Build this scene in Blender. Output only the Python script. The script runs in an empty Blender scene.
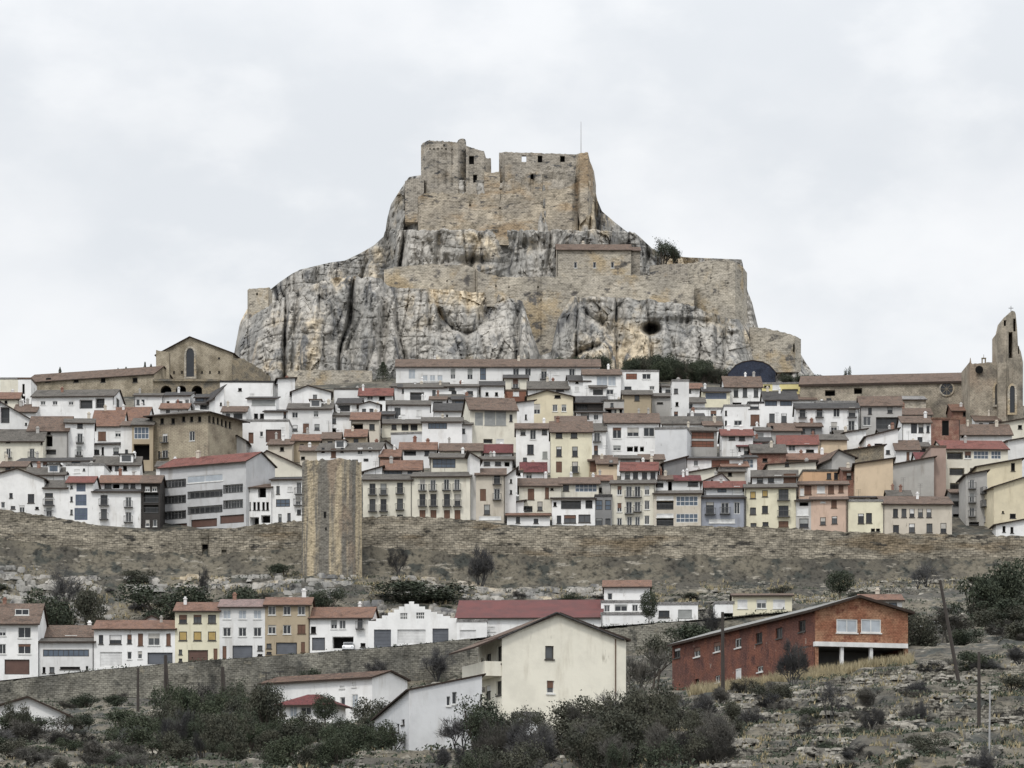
import bpy, bmesh, math, random
from mathutils import Vector, Matrix, noise
random.seed(7)
F=3500.0; HR=930.0; CX=512.0
sc=bpy.context.scene
COL=sc.collection
R=math.radians
def at(px,row,Y): return Vector(((px-CX)/F*Y, Y, (HR-row)/F*Y))
def lerp(a,b,t): return a+(b-a)*t
def interp(tab,x):
    if x<=tab[0][0]: return tab[0][1]
    for (a,va),(b,vb) in zip(tab,tab[1:]):
        if x<=b: return va+(vb-va)*(x-a)/(b-a)
    return tab[-1][1]
def N(x,y,z): return noise.noise(Vector((x,y,z)))
def FB(x,y,z,o=4): return noise.fractal(Vector((x,y,z)),1.0,2.0,o)
# ---------------------------------------------------------------- materials
MATS={}
def nmat(name,c1,c2,scale=0.3,stretch=(1,1,1),lo=0.35,hi=0.65,rough=0.9,bump=0.15,bscale=None,c3=None,s3=0.05,lo3=.5,hi3=.7,st3=(1,1,1),fine=0.0,metal=0.0,c4=None,s4=.1,lo4=.5,hi4=.7,st4=(1,1,1),wave=0,detail=6,spec=.3,fst=(1,1,1),brick=None):
    m=bpy.data.materials.new(name); m.use_nodes=True; nt=m.node_tree; n=nt.nodes; l=nt.links
    b=n['Principled BSDF']; b.inputs['Roughness'].default_value=rough; b.inputs['Metallic'].default_value=metal
    b.inputs['Specular IOR Level'].default_value=spec
    g=n.new('ShaderNodeNewGeometry')
    def nz(sc_,st,lo,hi,det=6):
        mp=n.new('ShaderNodeMapping'); mp.inputs['Scale'].default_value=(sc_*st[0],sc_*st[1],sc_*st[2])
        l.new(g.outputs['Position'],mp.inputs['Vector'])
        t=n.new('ShaderNodeTexNoise'); t.inputs['Scale'].default_value=1; t.inputs['Detail'].default_value=det; t.inputs['Roughness'].default_value=.62
        l.new(mp.outputs[0],t.inputs['Vector'])
        r=n.new('ShaderNodeMapRange'); r.inputs[1].default_value=lo; r.inputs[2].default_value=hi; r.interpolation_type='SMOOTHSTEP'
        l.new(t.outputs[0],r.inputs[0]); return r.outputs[0],t.outputs[0]
    def mix(f,a,c):
        x=n.new('ShaderNodeMix'); x.data_type='RGBA'
        l.new(f,x.inputs[0])
        if isinstance(a,tuple): x.inputs[6].default_value=(*a,1)
        else: l.new(a,x.inputs[6])
        x.inputs[7].default_value=(*c,1); return x.outputs[2]
    f,raw=nz(scale,stretch,lo,hi,detail); col=mix(f,c1,c2)
    if c3: f3,_=nz(s3,st3,lo3,hi3); col=mix(f3,col,c3)
    if c4: f4,_=nz(s4,st4,lo4,hi4); col=mix(f4,col,c4)
    if fine>0:
        ff,fr=nz((bscale or scale*6),fst,.28,.56,8)
        mx=n.new('ShaderNodeMix'); mx.data_type='RGBA'; mx.blend_type='MULTIPLY'; mx.inputs[0].default_value=fine
        l.new(col,mx.inputs[6]); l.new(ff,mx.inputs[7]); col=mx.outputs[2]
    if brick:
        sx=n.new('ShaderNodeSeparateXYZ'); l.new(g.outputs['Position'],sx.inputs[0])
        ad=n.new('ShaderNodeMath'); ad.operation='MULTIPLY_ADD'; ad.inputs[1].default_value=.7; l.new(sx.outputs[1],ad.inputs[0]); l.new(sx.outputs[0],ad.inputs[2])
        nw=n.new('ShaderNodeTexNoise'); nw.inputs['Scale'].default_value=.35; l.new(g.outputs['Position'],nw.inputs[0])
        az=n.new('ShaderNodeMath'); az.operation='MULTIPLY_ADD'; az.inputs[1].default_value=brick[1]*2.2; l.new(nw.outputs[0],az.inputs[0]); l.new(sx.outputs[2],az.inputs[2])
        cb=n.new('ShaderNodeCombineXYZ'); l.new(ad.outputs[0],cb.inputs[0]); l.new(az.outputs[0],cb.inputs[1])
        bt=n.new('ShaderNodeTexBrick'); l.new(cb.outputs[0],bt.inputs[0]); bt.inputs['Scale'].default_value=1; bt.inputs['Brick Width'].default_value=brick[0]; bt.inputs['Row Height'].default_value=brick[1]
        bt.inputs['Mortar Size'].default_value=brick[1]*.12; bt.inputs['Color1'].default_value=(1,1,1,1); bt.inputs['Color2'].default_value=(brick[2],)*3+(1,); bt.inputs['Mortar'].default_value=(brick[2]*.7,)*3+(1,); bt.offset_frequency=2; bt.inputs['Bias'].default_value=-.1
        mx=n.new('ShaderNodeMix'); mx.data_type='RGBA'; mx.blend_type='MULTIPLY'; mx.inputs[0].default_value=1; l.new(col,mx.inputs[6]); l.new(bt.outputs[0],mx.inputs[7]); col=mx.outputs[2]
    l.new(col,b.inputs['Base Color'])
    if bump>0:
        bm=n.new('ShaderNodeBump'); bm.inputs['Strength'].default_value=min(1,bump); bm.inputs['Distance'].default_value=.3
        if wave:
            mp=n.new('ShaderNodeMapping'); l.new(n.new('ShaderNodeTexCoord').outputs['Object'],mp.inputs[0])
            w=n.new('ShaderNodeTexWave'); w.bands_direction='X'; w.inputs['Scale'].default_value=wave; w.inputs['Distortion'].default_value=1.5; w.inputs['Detail'].default_value=2
            l.new(mp.outputs[0],w.inputs[0]); l.new(w.outputs[1],bm.inputs['Height'])
        else:
            _,h=nz((bscale or scale*6),(1,1,1),0,1,8); l.new(h,bm.inputs['Height'])
        l.new(bm.outputs[0],b.inputs['Normal'])
    MATS[name]=m; return m
def plaster(name,c,dirt=.72):
    d=tuple(v*dirt*k for v,k in zip(c,(1,.97,.93))); d2=tuple(v*.45*k for v,k in zip(c,(1,.96,.9)))
    nmat(name,c,tuple(v*.88 for v in c),scale=.35,lo=.4,hi=.65,bump=.08,bscale=2,c3=d,s3=.7,lo3=.52,hi3=.78,st3=(1.2,1.2,.25),rough=.92,c4=d2,s4=1.6,lo4=.63,hi4=.78,st4=(1.3,1.3,.3))
for nm,c in dict(white=(.83,.83,.82),white2=(.72,.72,.71),cream=(.73,.70,.60),beige=(.58,.53,.45),tan=(.42,.35,.25),yellow=(.68,.61,.45),
    paleyellow=(.74,.70,.54),grey=(.48,.47,.45),greydark=(.22,.22,.22),bluegrey=(.33,.35,.40),salmon=(.60,.45,.36),orange=(.56,.37,.23),peach=(.62,.50,.36),pinkbrick=(.36,.27,.23),
    concrete=(.42,.41,.39),palegrey=(.64,.65,.66),blockgrey=(.55,.555,.56),brightyellow=(.70,.62,.30),creamhouse=(.79,.76,.655)).items(): plaster(nm,c)
nmat('brick',(.27,.125,.085),(.34,.17,.11),scale=1.2,c3=(.25,.12,.09),s3=.3,fine=.35,bscale=5,brick=(0.50, 0.20, 0.84))
nmat('brickdull',(.27,.13,.10),(.38,.24,.18),scale=.9,c3=(.2,.12,.1),s3=.3,fine=.35,bscale=5,brick=(0.50, 0.20, 0.84))
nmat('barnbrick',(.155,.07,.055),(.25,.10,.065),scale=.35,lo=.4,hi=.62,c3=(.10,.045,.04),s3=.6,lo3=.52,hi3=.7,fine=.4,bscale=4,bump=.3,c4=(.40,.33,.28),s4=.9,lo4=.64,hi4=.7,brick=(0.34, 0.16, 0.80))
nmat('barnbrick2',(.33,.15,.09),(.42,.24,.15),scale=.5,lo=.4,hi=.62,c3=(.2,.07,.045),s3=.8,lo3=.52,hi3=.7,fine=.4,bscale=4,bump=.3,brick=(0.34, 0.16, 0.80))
nmat('masonry',(.37,.31,.22),(.26,.23,.18),scale=.5,c3=(.16,.15,.13),s3=.25,lo3=.52,hi3=.7,fine=.5,bscale=3,bump=.5,brick=(0.54, 0.27, 0.82))
nmat('churchstone',(.49,.43,.33),(.28,.24,.175),scale=.35,c3=(.15,.13,.10),s3=.18,lo3=.55,hi3=.75,fine=.35,bscale=3,bump=.4,brick=(0.54, 0.27, 0.87))
nmat('palacestone',(.48,.42,.315),(.34,.29,.22),scale=.3,c3=(.22,.18,.13),s3=.3,lo3=.55,hi3=.75,fine=.25,bscale=3,bump=.3,brick=(0.54, 0.27, 0.90))
nmat('cathstone',(.50,.44,.35),(.27,.24,.19),scale=.3,c3=(.13,.12,.11),s3=.2,lo3=.52,hi3=.75,fine=.4,bscale=2.5,bump=.4,c4=(.36,.29,.22),s4=.08,lo4=.5,hi4=.66,brick=(0.54, 0.27, 0.84))
nmat('castlestone',(.62,.54,.42),(.42,.375,.31),scale=.12,c3=(.47,.36,.24),s3=.07,lo3=.48,hi3=.62,st3=(1,1,2.5),fine=.65,bscale=1.0,bump=.8,c4=(.15,.14,.13),s4=.5,lo4=.57,hi4=.66,st4=(.7,.7,2.2),fst=(.8,.8,2.2),brick=(0.72, 0.36, 0.79))
nmat('keepstone',(.50,.455,.385),(.36,.33,.285),scale=.2,fine=.6,bscale=1.0,bump=.8,c3=(.44,.35,.24),s3=.09,lo3=.52,hi3=.66,c4=(.13,.13,.13),s4=.4,lo4=.56,hi4=.66,st4=(1,1,1.8),fst=(.8,.8,2.0),brick=(0.72, 0.36, 0.80))
nmat('curtainstone',(.60,.545,.45),(.43,.395,.335),scale=.15,fine=.6,bscale=1.0,bump=.7,c4=(.16,.15,.14),s4=.3,lo4=.57,hi4=.68,st4=(1,1,1.4),fst=(.8,.8,2.2),c3=(.52,.42,.28),s3=.09,lo3=.52,hi3=.64,brick=(0.72, 0.36, 0.82))
nmat('rampart',(.44,.395,.315),(.31,.28,.225),scale=.2,stretch=(.5,.5,2.2),lo=.42,hi=.58,st3=(.6,.6,3.0),c3=(.28,.225,.155),s3=.09,lo3=.5,hi3=.65,fine=.75,bscale=1.1,bump=1,c4=(.085,.08,.07),s4=.4,lo4=.56,hi4=.64,st4=(.6,.6,1.8),fst=(.7,.7,2.2),brick=(.85,.40,.66))
nmat('retaining',(.33,.315,.265),(.16,.155,.135),scale=.25,c3=(.34,.31,.24),s3=.5,lo3=.58,hi3=.7,fine=.6,bscale=2,bump=.8,c4=(.09,.09,.08),s4=.35,lo4=.56,hi4=.68,st4=(1.2,1.2,.8),fst=(.7,.7,1.8),brick=(.6,.3,.72))
nmat('towerstone',(.62,.52,.36),(.24,.225,.195),scale=.42,stretch=(1,1,.05),lo=.42,hi=.56,fine=.55,bscale=1.6,bump=.8,c3=(.36,.29,.22),s3=.22,lo3=.56,hi3=.68,st3=(1,1,.3),fst=(.8,.8,2.2),c4=(.2,.18,.15),s4=.6,lo4=.52,hi4=.7,st4=(1,1,.8),brick=(0.54, 0.25, 0.80))
# rock
nmat('rock',(.42,.40,.365),(.27,.265,.25),scale=.10,stretch=(1,1,.4),lo=.40,hi=.62,rough=.95,bump=.7,bscale=.6,c3=(.54,.46,.34),s3=.04,lo3=.50,hi3=.62,st3=(1,1,1.2),fine=.7,c4=(.155,.155,.155),s4=.16,lo4=.54,hi4=.64,st4=(1.2,1.0,.28),detail=9)
# ground
nmat('ground',(.145,.13,.10),(.07,.065,.054),scale=.09,lo=.42,hi=.58,bump=1,bscale=1.3,c3=(.26,.24,.20),s3=.6,lo3=.59,hi3=.65,st3=(.5,.5,2.0),fine=.8,c4=(.045,.048,.042),s4=.3,lo4=.5,hi4=.62,detail=9)
nmat('asphalt',(.07,.07,.07),(.05,.05,.05),scale=1)
nmat('stone',(.36,.34,.295),(.18,.17,.15),scale=.8,lo=.4,hi=.6,fine=.4,bscale=4,bump=.6)
nmat('drygrass',(.38,.32,.20),(.26,.23,.15),scale=.8)
# roofs
def roofm(name,c,c2): nmat(name,c,c2,scale=1.6,lo=.38,hi=.62,bump=.8,bscale=5,fine=.55,c3=tuple(v*.5 for v in c),s3=.5,lo3=.5,hi3=.68,rough=.95,c4=tuple(min(1,v*1.7) for v in c),s4=2.2,lo4=.6,hi4=.72)
roofm('rbrown',(.165,.115,.088),(.115,.088,.072)); roofm('rgrey',(.13,.118,.104),(.097,.09,.08)); roofm('rred',(.20,.075,.06),(.155,.07,.06))
roofm('rdark',(.07,.067,.066),(.055,.053,.052)); roofm('rterra',(.215,.122,.085),(.16,.10,.078)); nmat('rtan',(.34,.22,.16),(.20,.13,.10),scale=1.4,bump=1,wave=2.6,fine=.5,bscale=3,c3=(.14,.11,.09),s3=.8,lo3=.52,hi3=.7); roofm('rpink',(.26,.185,.17),(.20,.155,.145))
nmat('rmaroon',(.15,.046,.042),(.11,.04,.038),scale=.5,bump=.5,wave=4,rough=.7)
nmat('rmetal',(.30,.30,.29),(.22,.22,.21),scale=.3,bump=.5,wave=4,rough=.8,fine=.2,bscale=3)
roofm('rflat',(.30,.29,.28),(.22,.215,.21)); roofm('rblue',(.045,.055,.085),(.04,.045,.065)); roofm('rdarkred',(.15,.045,.045),(.11,.04,.04))
# details
def flat(name,c,rough=.6,spec=.5,metal=0): 
    nmat(name,c,tuple(v*.8 for v in c),scale=.9,bump=0,rough=rough,spec=spec,metal=metal)
flat('glass',(.025,.028,.033),.12); flat('glassmid',(.085,.09,.095),.15); flat('soffitshade',(.055,.042,.035),.9,.1); flat('blind',(.50,.48,.44),.8); flat('glassblue',(.10,.13,.17),.12); flat('glasspale',(.42,.46,.50),.2); flat('dark',(.012,.012,.012),.9,.1)  # soffit brown: dark wood, with the shade under the eaves put into its colour
flat('framedark',(.05,.045,.04)); flat('framewhite',(.72,.72,.70)); flat('framebrown',(.11,.06,.035)); flat('shutbrown',(.16,.08,.05)); flat('shutgrey',(.33,.34,.33))
flat('shutyellow',(.46,.33,.12)); flat('shutwhite',(.72,.72,.71)); flat('garagebrown',(.12,.065,.05)); flat('garagegrey',(.12,.13,.15)); flat('iron',(.03,.03,.03)); flat('redwood',(.23,.09,.055))
flat('railing',(.09,.09,.09)); flat('awning',(.78,.78,.78)); flat('wood',(.05,.042,.037),.9); flat('darkwood',(.035,.03,.027),.8); flat('carpaint',(.75,.76,.77),.3); flat('tyre',(.02,.02,.02),.9); flat('steel',(.35,.35,.35),.4)
flat('blueframe',(.10,.12,.2)); flat('lampred',(.4,.02,.02))
nmat('bark',(.10,.085,.07),(.06,.052,.045),scale=2,bump=.3)
nmat('leafdark',(.032,.042,.028),(.055,.065,.042),scale=.7,lo=.4,hi=.6,bump=0,c3=(.10,.105,.075),s3=1.3,lo3=.6,hi3=.75)
nmat('leafmid',(.046,.05,.037),(.072,.072,.052),scale=.7,lo=.4,hi=.6,bump=0,c3=(.14,.13,.10),s3=1.3,lo3=.6,hi3=.75)
nmat('leafgreen',(.038,.05,.03),(.058,.068,.042),scale=.7,lo=.4,hi=.6,bump=0,c3=(.11,.12,.07),s3=1.3,lo3=.6,hi3=.75)
nmat('twig',(.10,.094,.082),(.062,.06,.054),scale=.6,lo=.4,hi=.6,bump=0)
nmat('twigdark',(.05,.05,.052),(.075,.073,.07),scale=.6,lo=.4,hi=.6,bump=0)
# ---------------------------------------------------------------- mesh building
class MB:
    def __init__(s): s.v=[]; s.f=[]; s.m=[]
    def face(s,pts,mi=0):
        i=len(s.v); s.v+= [tuple(p) for p in pts]; s.f.append(tuple(range(i,i+len(pts)))); s.m.append(mi)
    def box(s,x0,x1,y0,y1,z0,z1,mi=0):
        i=len(s.v)
        s.v+=[(x0,y0,z0),(x1,y0,z0),(x1,y1,z0),(x0,y1,z0),(x0,y0,z1),(x1,y0,z1),(x1,y1,z1),(x0,y1,z1)]
        for q in ((0,3,2,1),(4,5,6,7),(0,1,5,4),(1,2,6,5),(2,3,7,6),(3,0,4,7)): s.f.append(tuple(i+k for k in q)); s.m.append(mi)
    def tube(s,p,q,r0,r1,n=6,mi=0):
        p=Vector(p);q=Vector(q);d=(q-p)
        if d.length<1e-6: return
        d.normalize(); a=d.orthogonal().normalized(); b=d.cross(a); i=len(s.v)
        for c,r in ((p,r0),(q,r1)):
            for k in range(n):
                t=2*math.pi*k/n; s.v.append(tuple(c+a*(r*math.cos(t))+b*(r*math.sin(t))))
        for k in range(n):
            k2=(k+1)%n; s.f.append((i+k,i+k2,i+n+k2,i+n+k)); s.m.append(mi)
        s.f.append(tuple(i+k for k in range(n))[::-1]); s.m.append(mi); s.f.append(tuple(i+n+k for k in range(n))); s.m.append(mi)
    def build(s,name,mats,parent=None,smooth=False,xf=None):
        me=bpy.data.meshes.new(name)
        vs=s.v if xf is None else [tuple(xf@Vector(v)) for v in s.v]
        me.from_pydata(vs,[],s.f)
        if isinstance(mats,str): mats=[mats]
        for m in mats: me.materials.append(MATS[m])
        if len(mats)>1: me.polygons.foreach_set('material_index',s.m)
        if smooth: me.polygons.foreach_set('use_smooth',[True]*len(s.f))
        me.update()
        o=bpy.data.objects.new(name,me); COL.objects.link(o)
        if parent is not None: o.parent=parent
        return o
def tag(o,label=None,cat=None,group=None,kind=None):
    if label: o['label']=label
    if cat: o['category']=cat
    if group: o['group']=group
    if kind: o['kind']=kind
    return o
def empty(name,loc,rz=0):
    o=bpy.data.objects.new(name,None); COL.objects.link(o); o.location=loc; o.rotation_euler=(0,0,rz); o.empty_display_size=.5; return o
def copy_tree(o,parent=None):
    c=o.copy(); COL.objects.link(c)
    if parent is not None: c.parent=parent
    for ch in list(o.children): copy_tree(ch,c)
    return c
# ---------------------------------------------------------------- terrain
K=[-300,0,100,200,300,400,500,600,700,800,900,1024,1300]
TT=[(30,[1075]*13),(120,[915]*13),
(200,[800,800,800,800,800,800,800,792,782,776,773,772,772]),
(260,[775,776,776,776,772,768,764,752,738,726,718,716,716]),
(300,[760,760,758,758,754,748,742,730,708,692,674,662,650]),
(335,[745,746,744,745,742,733,724,714,694,678,667,652,645]),
(380,[735,732,728,732,730,722,708,700,686,664,652,645,640]),
(430,[725,718,716,716,712,705,695,684,668,648,636,630,625]),
(500,[712,706,706,702,698,692,682,668,648,630,620,612,610]),
(518,[708,704,702,700,692,686,675,658,640,624,612,604,602]),
(521.5,[688,683,672,663,656,648,638,629,622,612,602,596,592]),
(535,[682,678,668,659,652,644,634,625,618,606,596,590,588]),
(575,[606,606,606,598,582,594,604,600,598,600,598,592,590]),
(597,[550,562,572,574,572,574,586,584,582,582,580,576,574]),
(603,[507,516,529,537,525,521,528,529,530,534,538,539,539]),
(800,[425,402,398,395,387,382,380,379,383,389,397,410,430]),
(835,[422,398,394,388,380,374,372,372,378,386,394,406,428]),
(1000,[560,545,545,545,545,545,545,545,545,545,545,545,560]),
(1400,[830]*13),(6000,[932]*13)]
def trow(px,Y):
    px=max(-300,min(1300,px))
    for (Ya,ra),(Yb,rb) in zip(TT,TT[1:]):
        if Y<=Yb: break
    t=max(0,min(1,(Y-Ya)/(Yb-Ya)))
    def g(r):
        for i in range(12):
            if px<=K[i+1]: return lerp(r[i],r[i+1],(px-K[i])/(K[i+1]-K[i]))
        return r[-1]
    za=(HR-g(ra))*Ya/F; zb=(HR-g(rb))*Yb/F
    return za,zb,t
def tz(px,Y):
    za,zb,t=trow(px,Y); return lerp(za,zb,t)
def tzn(px,Y):
    z=tz(px,Y); x=(px-CX)/F*Y
    a=1.0 if Y<515 or 530<Y<592 else .25
    if Y<150: a*=.4
    if 288<Y<400 and 480<px<1000: a*=.6
    z+=a*(.7*FB(x*.06,Y*.06,3)+.35*FB(x*.3,Y*.3,9,3)+.22*FB(x*.9,Y*.9,5,2))
    # dry stone terracing on the near slopes
    if Y<515: 
        s=(z+1.5*N(x*.03,Y*.03,1))/1.5; fr=s-math.floor(s); st=(math.floor(s)+min(1,max(0,(fr-.35)/.3)))*1.5-1.5*N(x*.03,Y*.03,1)
        z=lerp(z,st,.75 if Y>190 else 0)
    if 536<Y<594:
        s=(z)/2.2; fr=s-math.floor(s); st=(math.floor(s)+min(1,max(0,(fr-.4)/.25)))*2.2
        z=lerp(z,st,.5)
    return z
def townY(px,row):
    lo,hi=604.0,815.0
    for _ in range(24):
        m=(lo+hi)/2
        r=HR-tz(px,m)*F/m
        if r>row: lo=m
        else: hi=m
    return (lo+hi)/2
# ---------------------------------------------------------------- panels with window openings
WT={ # type: (depth, pane mat, frame mat, mullions, extra)
'd':(.22,'glass','framedark',1,''),'w':(.2,'glass','framewhite',1,''),'p':(.12,'glasspale','framewhite',1,''),
'b':(.22,'glass','framedark',1,'bal'),'v':(.2,'glass','framewhite',1,'bal'),'B':(.1,'shutbrown','framebrown',1,''),'S':(.1,'shutgrey','shutgrey',2,''),
'y':(.1,'shutyellow','framedark',0,''),'L':(.1,'shutwhite','framewhite',1,''),'g':(.1,'glassblue','framewhite',-1,''),'q':(.1,'glassblue','framedark',-1,''),
'u':(.1,'glassblue','blueframe',-1,''),
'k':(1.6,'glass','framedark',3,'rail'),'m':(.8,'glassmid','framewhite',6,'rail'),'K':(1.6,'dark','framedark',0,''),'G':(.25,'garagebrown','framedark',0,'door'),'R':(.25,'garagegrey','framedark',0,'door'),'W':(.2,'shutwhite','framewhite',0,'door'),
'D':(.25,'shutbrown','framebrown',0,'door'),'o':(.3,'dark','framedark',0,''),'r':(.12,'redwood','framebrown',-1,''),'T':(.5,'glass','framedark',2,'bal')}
def pwin(s):
    out=[]
    if not s: return out
    for part in s.split(';'):
        part=part.strip()
        if not part: continue
        t,xs,rows,sz=part.replace('@',' ').split(); w,h=sz.split('x')
        for x in xs.split(','):
            for r in rows.split(','): out.append((float(x),float(r),float(w),float(h),t))
    return out
class Panel:
    """vertical wall rectangle: local origin, local direction; openings cut out of a cell grid"""
    def __init__(s,o,d,L,H,inv): s.o=Vector((o[0],o[1],0)); s.d=Vector((d[0],d[1],0)); s.n=Vector((d[1],-d[0],0)); s.L=L; s.H=H; s.inv=inv; s.holes=[]
    def P(s,u,v,dep=0): return s.o+s.d*u-s.n*dep+Vector((0,0,v))
    def pix(s,px,row):
        c=s.inv@Vector((0,0,0)); r=(s.inv@at(px,row,100))-c
        den=r.dot(s.n)
        if abs(den)<1e-9: return None
        t=(s.o-c).dot(s.n)/den; p=c+r*t
        return (p-s.o).dot(s.d),p.z
    def add(s,u0,u1,v0,v1,t,why=0):
        u0=max(.12,u0);u1=min(s.L-.12,u1);v0=max(.05,v0)
        if u1-u0<.25 or v1-v0<.25 or v1>s.H+3: return False
        for h in s.holes:
            if u0<h[1]+.08 and u1>h[0]-.08 and v0<h[3]+.08 and v1>h[2]-.08: return False
        s.holes.append((u0,u1,v0,v1,t)); return True
    def addpx(s,px,row,w,h,t):
        a=s.pix(px-w/2,row+h/2); b=s.pix(px+w/2,row-h/2)
        if a and b: s.add(min(a[0],b[0]),max(a[0],b[0]),min(a[1],b[1]),max(a[1],b[1]),t)
    def wall(s,mb,H,mi=0):
        us=sorted({0,s.L,*[h[0] for h in s.holes],*[h[1] for h in s.holes]}); vs=sorted({0,H,*[h[2] for h in s.holes],*[h[3] for h in s.holes]})
        vs=[v for v in vs if v<=H]
        for a,b in zip(us,us[1:]):
            for c,e in zip(vs,vs[1:]):
                mu,mv=(a+b)/2,(c+e)/2
                if any(h[0]<mu<h[1] and h[2]<mv<h[3] for h in s.holes): continue
                mb.face([s.P(a,c),s.P(b,c),s.P(b,e),s.P(a,e)],mi)
        for u0,u1,v0,v1,t in s.holes:
            dp=WT[t][0]
            A=[s.P(u0,v0),s.P(u1,v0),s.P(u1,v1),s.P(u0,v1)]; B=[p-s.n*dp for p in A]
            for i in range(4):
                j=(i+1)%4; mb.face([A[j],A[i],B[i],B[j]],mi)
    def fit(s,root):
        M=Matrix((( s.d.x,s.n.x*-1,0,s.o.x),(s.d.y,s.n.y*-1,0,s.o.y),(0,0,1,0),(0,0,0,1)))
        for u0,u1,v0,v1,t in s.holes:
            dp,pm,fm,mu,ex=WT[t]; w=u1-u0; h=v1-v0
            fw=min(.10,w*.12)
            f=MB(); y1=dp-.01; y0=dp-.09
            if ex=='rail': y0=dp-.06
            f.box(u0+.003,u0+fw,y0,y1,v0+.003,v1-.003); f.box(u1-fw,u1-.003,y0,y1,v0+.003,v1-.003); f.box(u0+fw,u1-fw,y0,y1,v0+.003,v0+fw); f.box(u0+fw,u1-fw,y0,y1,v1-fw,v1-.003)
            n=max(1,round(w/.75))-1 if mu<0 else (mu if w>.8 else 0)
            for k in range(n):
                c=u0+w*(k+1)/(n+1); f.box(c-fw*.4,c+fw*.4,y0+.01,y1-.002,v0+fw,v1-fw)
            if mu<0 and h>1.2: c=v0+h*.45; f.box(u0+fw,u1-fw,y0+.015,y1-.004,c-.05,c+.05)
            nm={'door':'garage_door' if w>1.7 else 'door','rail':'loggia'}.get(ex,'gallery' if mu<0 else 'window')
            if h>2.0 and nm=='window' and w<1.6: nm='balcony_door'
            if h<3 and ex=='' and mu>=0 and dp<.5 and nm=='window': f.box(u0-.08,u1+.08,-.09,.0-.002,v0-.12,v0-.003)
            fr=f.build(nm,fm,root,xf=M)
            p=MB(); p.box(u0+.004,u1-.004,y1-.03,y1+.03,v0+.004,v1-.004)
            if pm in('garagebrown','garagegrey','shutwhite') and h>1.5:
                for k in range(1,5): z=v0+h*k/5; p.box(u0+fw,u1-fw,y1-.045,y1-.031,z-.03,z+.03)
            if pm in('shutbrown','shutgrey','redwood','shutyellow'):
                k=v0+.15
                while k<v1-.12: p.box(u0+fw,u1-fw,y1-.042,y1-.031,k,k+.07); k+=.2
            if pm=='glass': pm=random.choice(['glass','glass','glassmid'])
            p.build('door_leaf' if ex=='door' else ('shutter' if 'shut' in pm or pm=='redwood' else 'pane'),pm,fr,xf=M)
            if pm in('glass','glassmid') and t in 'dwbv' and random.random()<.4 and h>.8:
                q=MB(); hb=h*random.choice([.25,.4,.55]); q.box(u0+fw,u1-fw,y0-.02,y0+.02,v1-hb,v1-.004); q.build('blind',random.choice(['blind','shutwhite','shutgrey','shutbrown']),fr,xf=M)
            if ex in('bal','rail'):
                b=MB(); e=.25 if ex=='bal' else -.05; yy=-.75 if ex=='bal' else .05
                a0,a1=u0-e,u1+e
                if ex=='bal': b.box(a0,a1,yy,-.003,v0-.16,v0-.02)
                else: b.box(a0+.0,a1,-.06,.12,v0+.003,v0+.1)
                b.box(a0,a1,yy,yy+.05,v0+.95,v0+1.02); b.box(a0,a1,yy,yy+.04,v0+.08,v0+.12)
                x=a0
                while x<a1: b.box(x,x+.035,yy+.005,yy+.035,v0+.1,v0+.95); x+=.22
                if ex=='bal':
                    for xx in(a0,a1-.04): b.box(xx,xx+.04,yy+.06,-.004,v0+.95,v0+1.02); b.box(xx,xx+.04,yy+.05,yy+.09,v0-.02,v0+.95)
                b.build('balcony' if ex=='bal' else 'railing',['railing'],root,xf=M)
def clip2(poly,a,b,c):
    "keep a*x+b*y<=c"
    out=[]
    for i in range(len(poly)):
        p,q=poly[i],poly[(i+1)%len(poly)]; dp=a*p[0]+b*p[1]-c; dq=a*q[0]+b*q[1]-c
        if dp<=0: out.append(p)
        if (dp<0<dq) or (dq<0<dp):
            t=dp/(dp-dq); out.append((p[0]+t*(q[0]-p[0]),p[1]+t*(q[1]-p[1])))
    return out
def roofmesh(planes,x0,x1,y0,y1,th):
    mb=MB()
    for i,(a,b,c) in enumerate(planes):
        poly=[(x0,y0),(x1,y0),(x1,y1),(x0,y1)]
        for j,(a2,b2,c2) in enumerate(planes):
            if j!=i and len(poly)>2: poly=clip2(poly,a-a2,b-b2,c2-c)
        if len(poly)<3: continue
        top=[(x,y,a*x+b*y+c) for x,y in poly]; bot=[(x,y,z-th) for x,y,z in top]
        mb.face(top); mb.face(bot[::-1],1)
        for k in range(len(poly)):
            k2=(k+1)%len(poly); mb.face([bot[k],bot[k2],top[k2],top[k]],1)  # undersides and edges share the dark wood tone that paints in eave shade
    return mb
USED={}
HN=[0]
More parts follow.
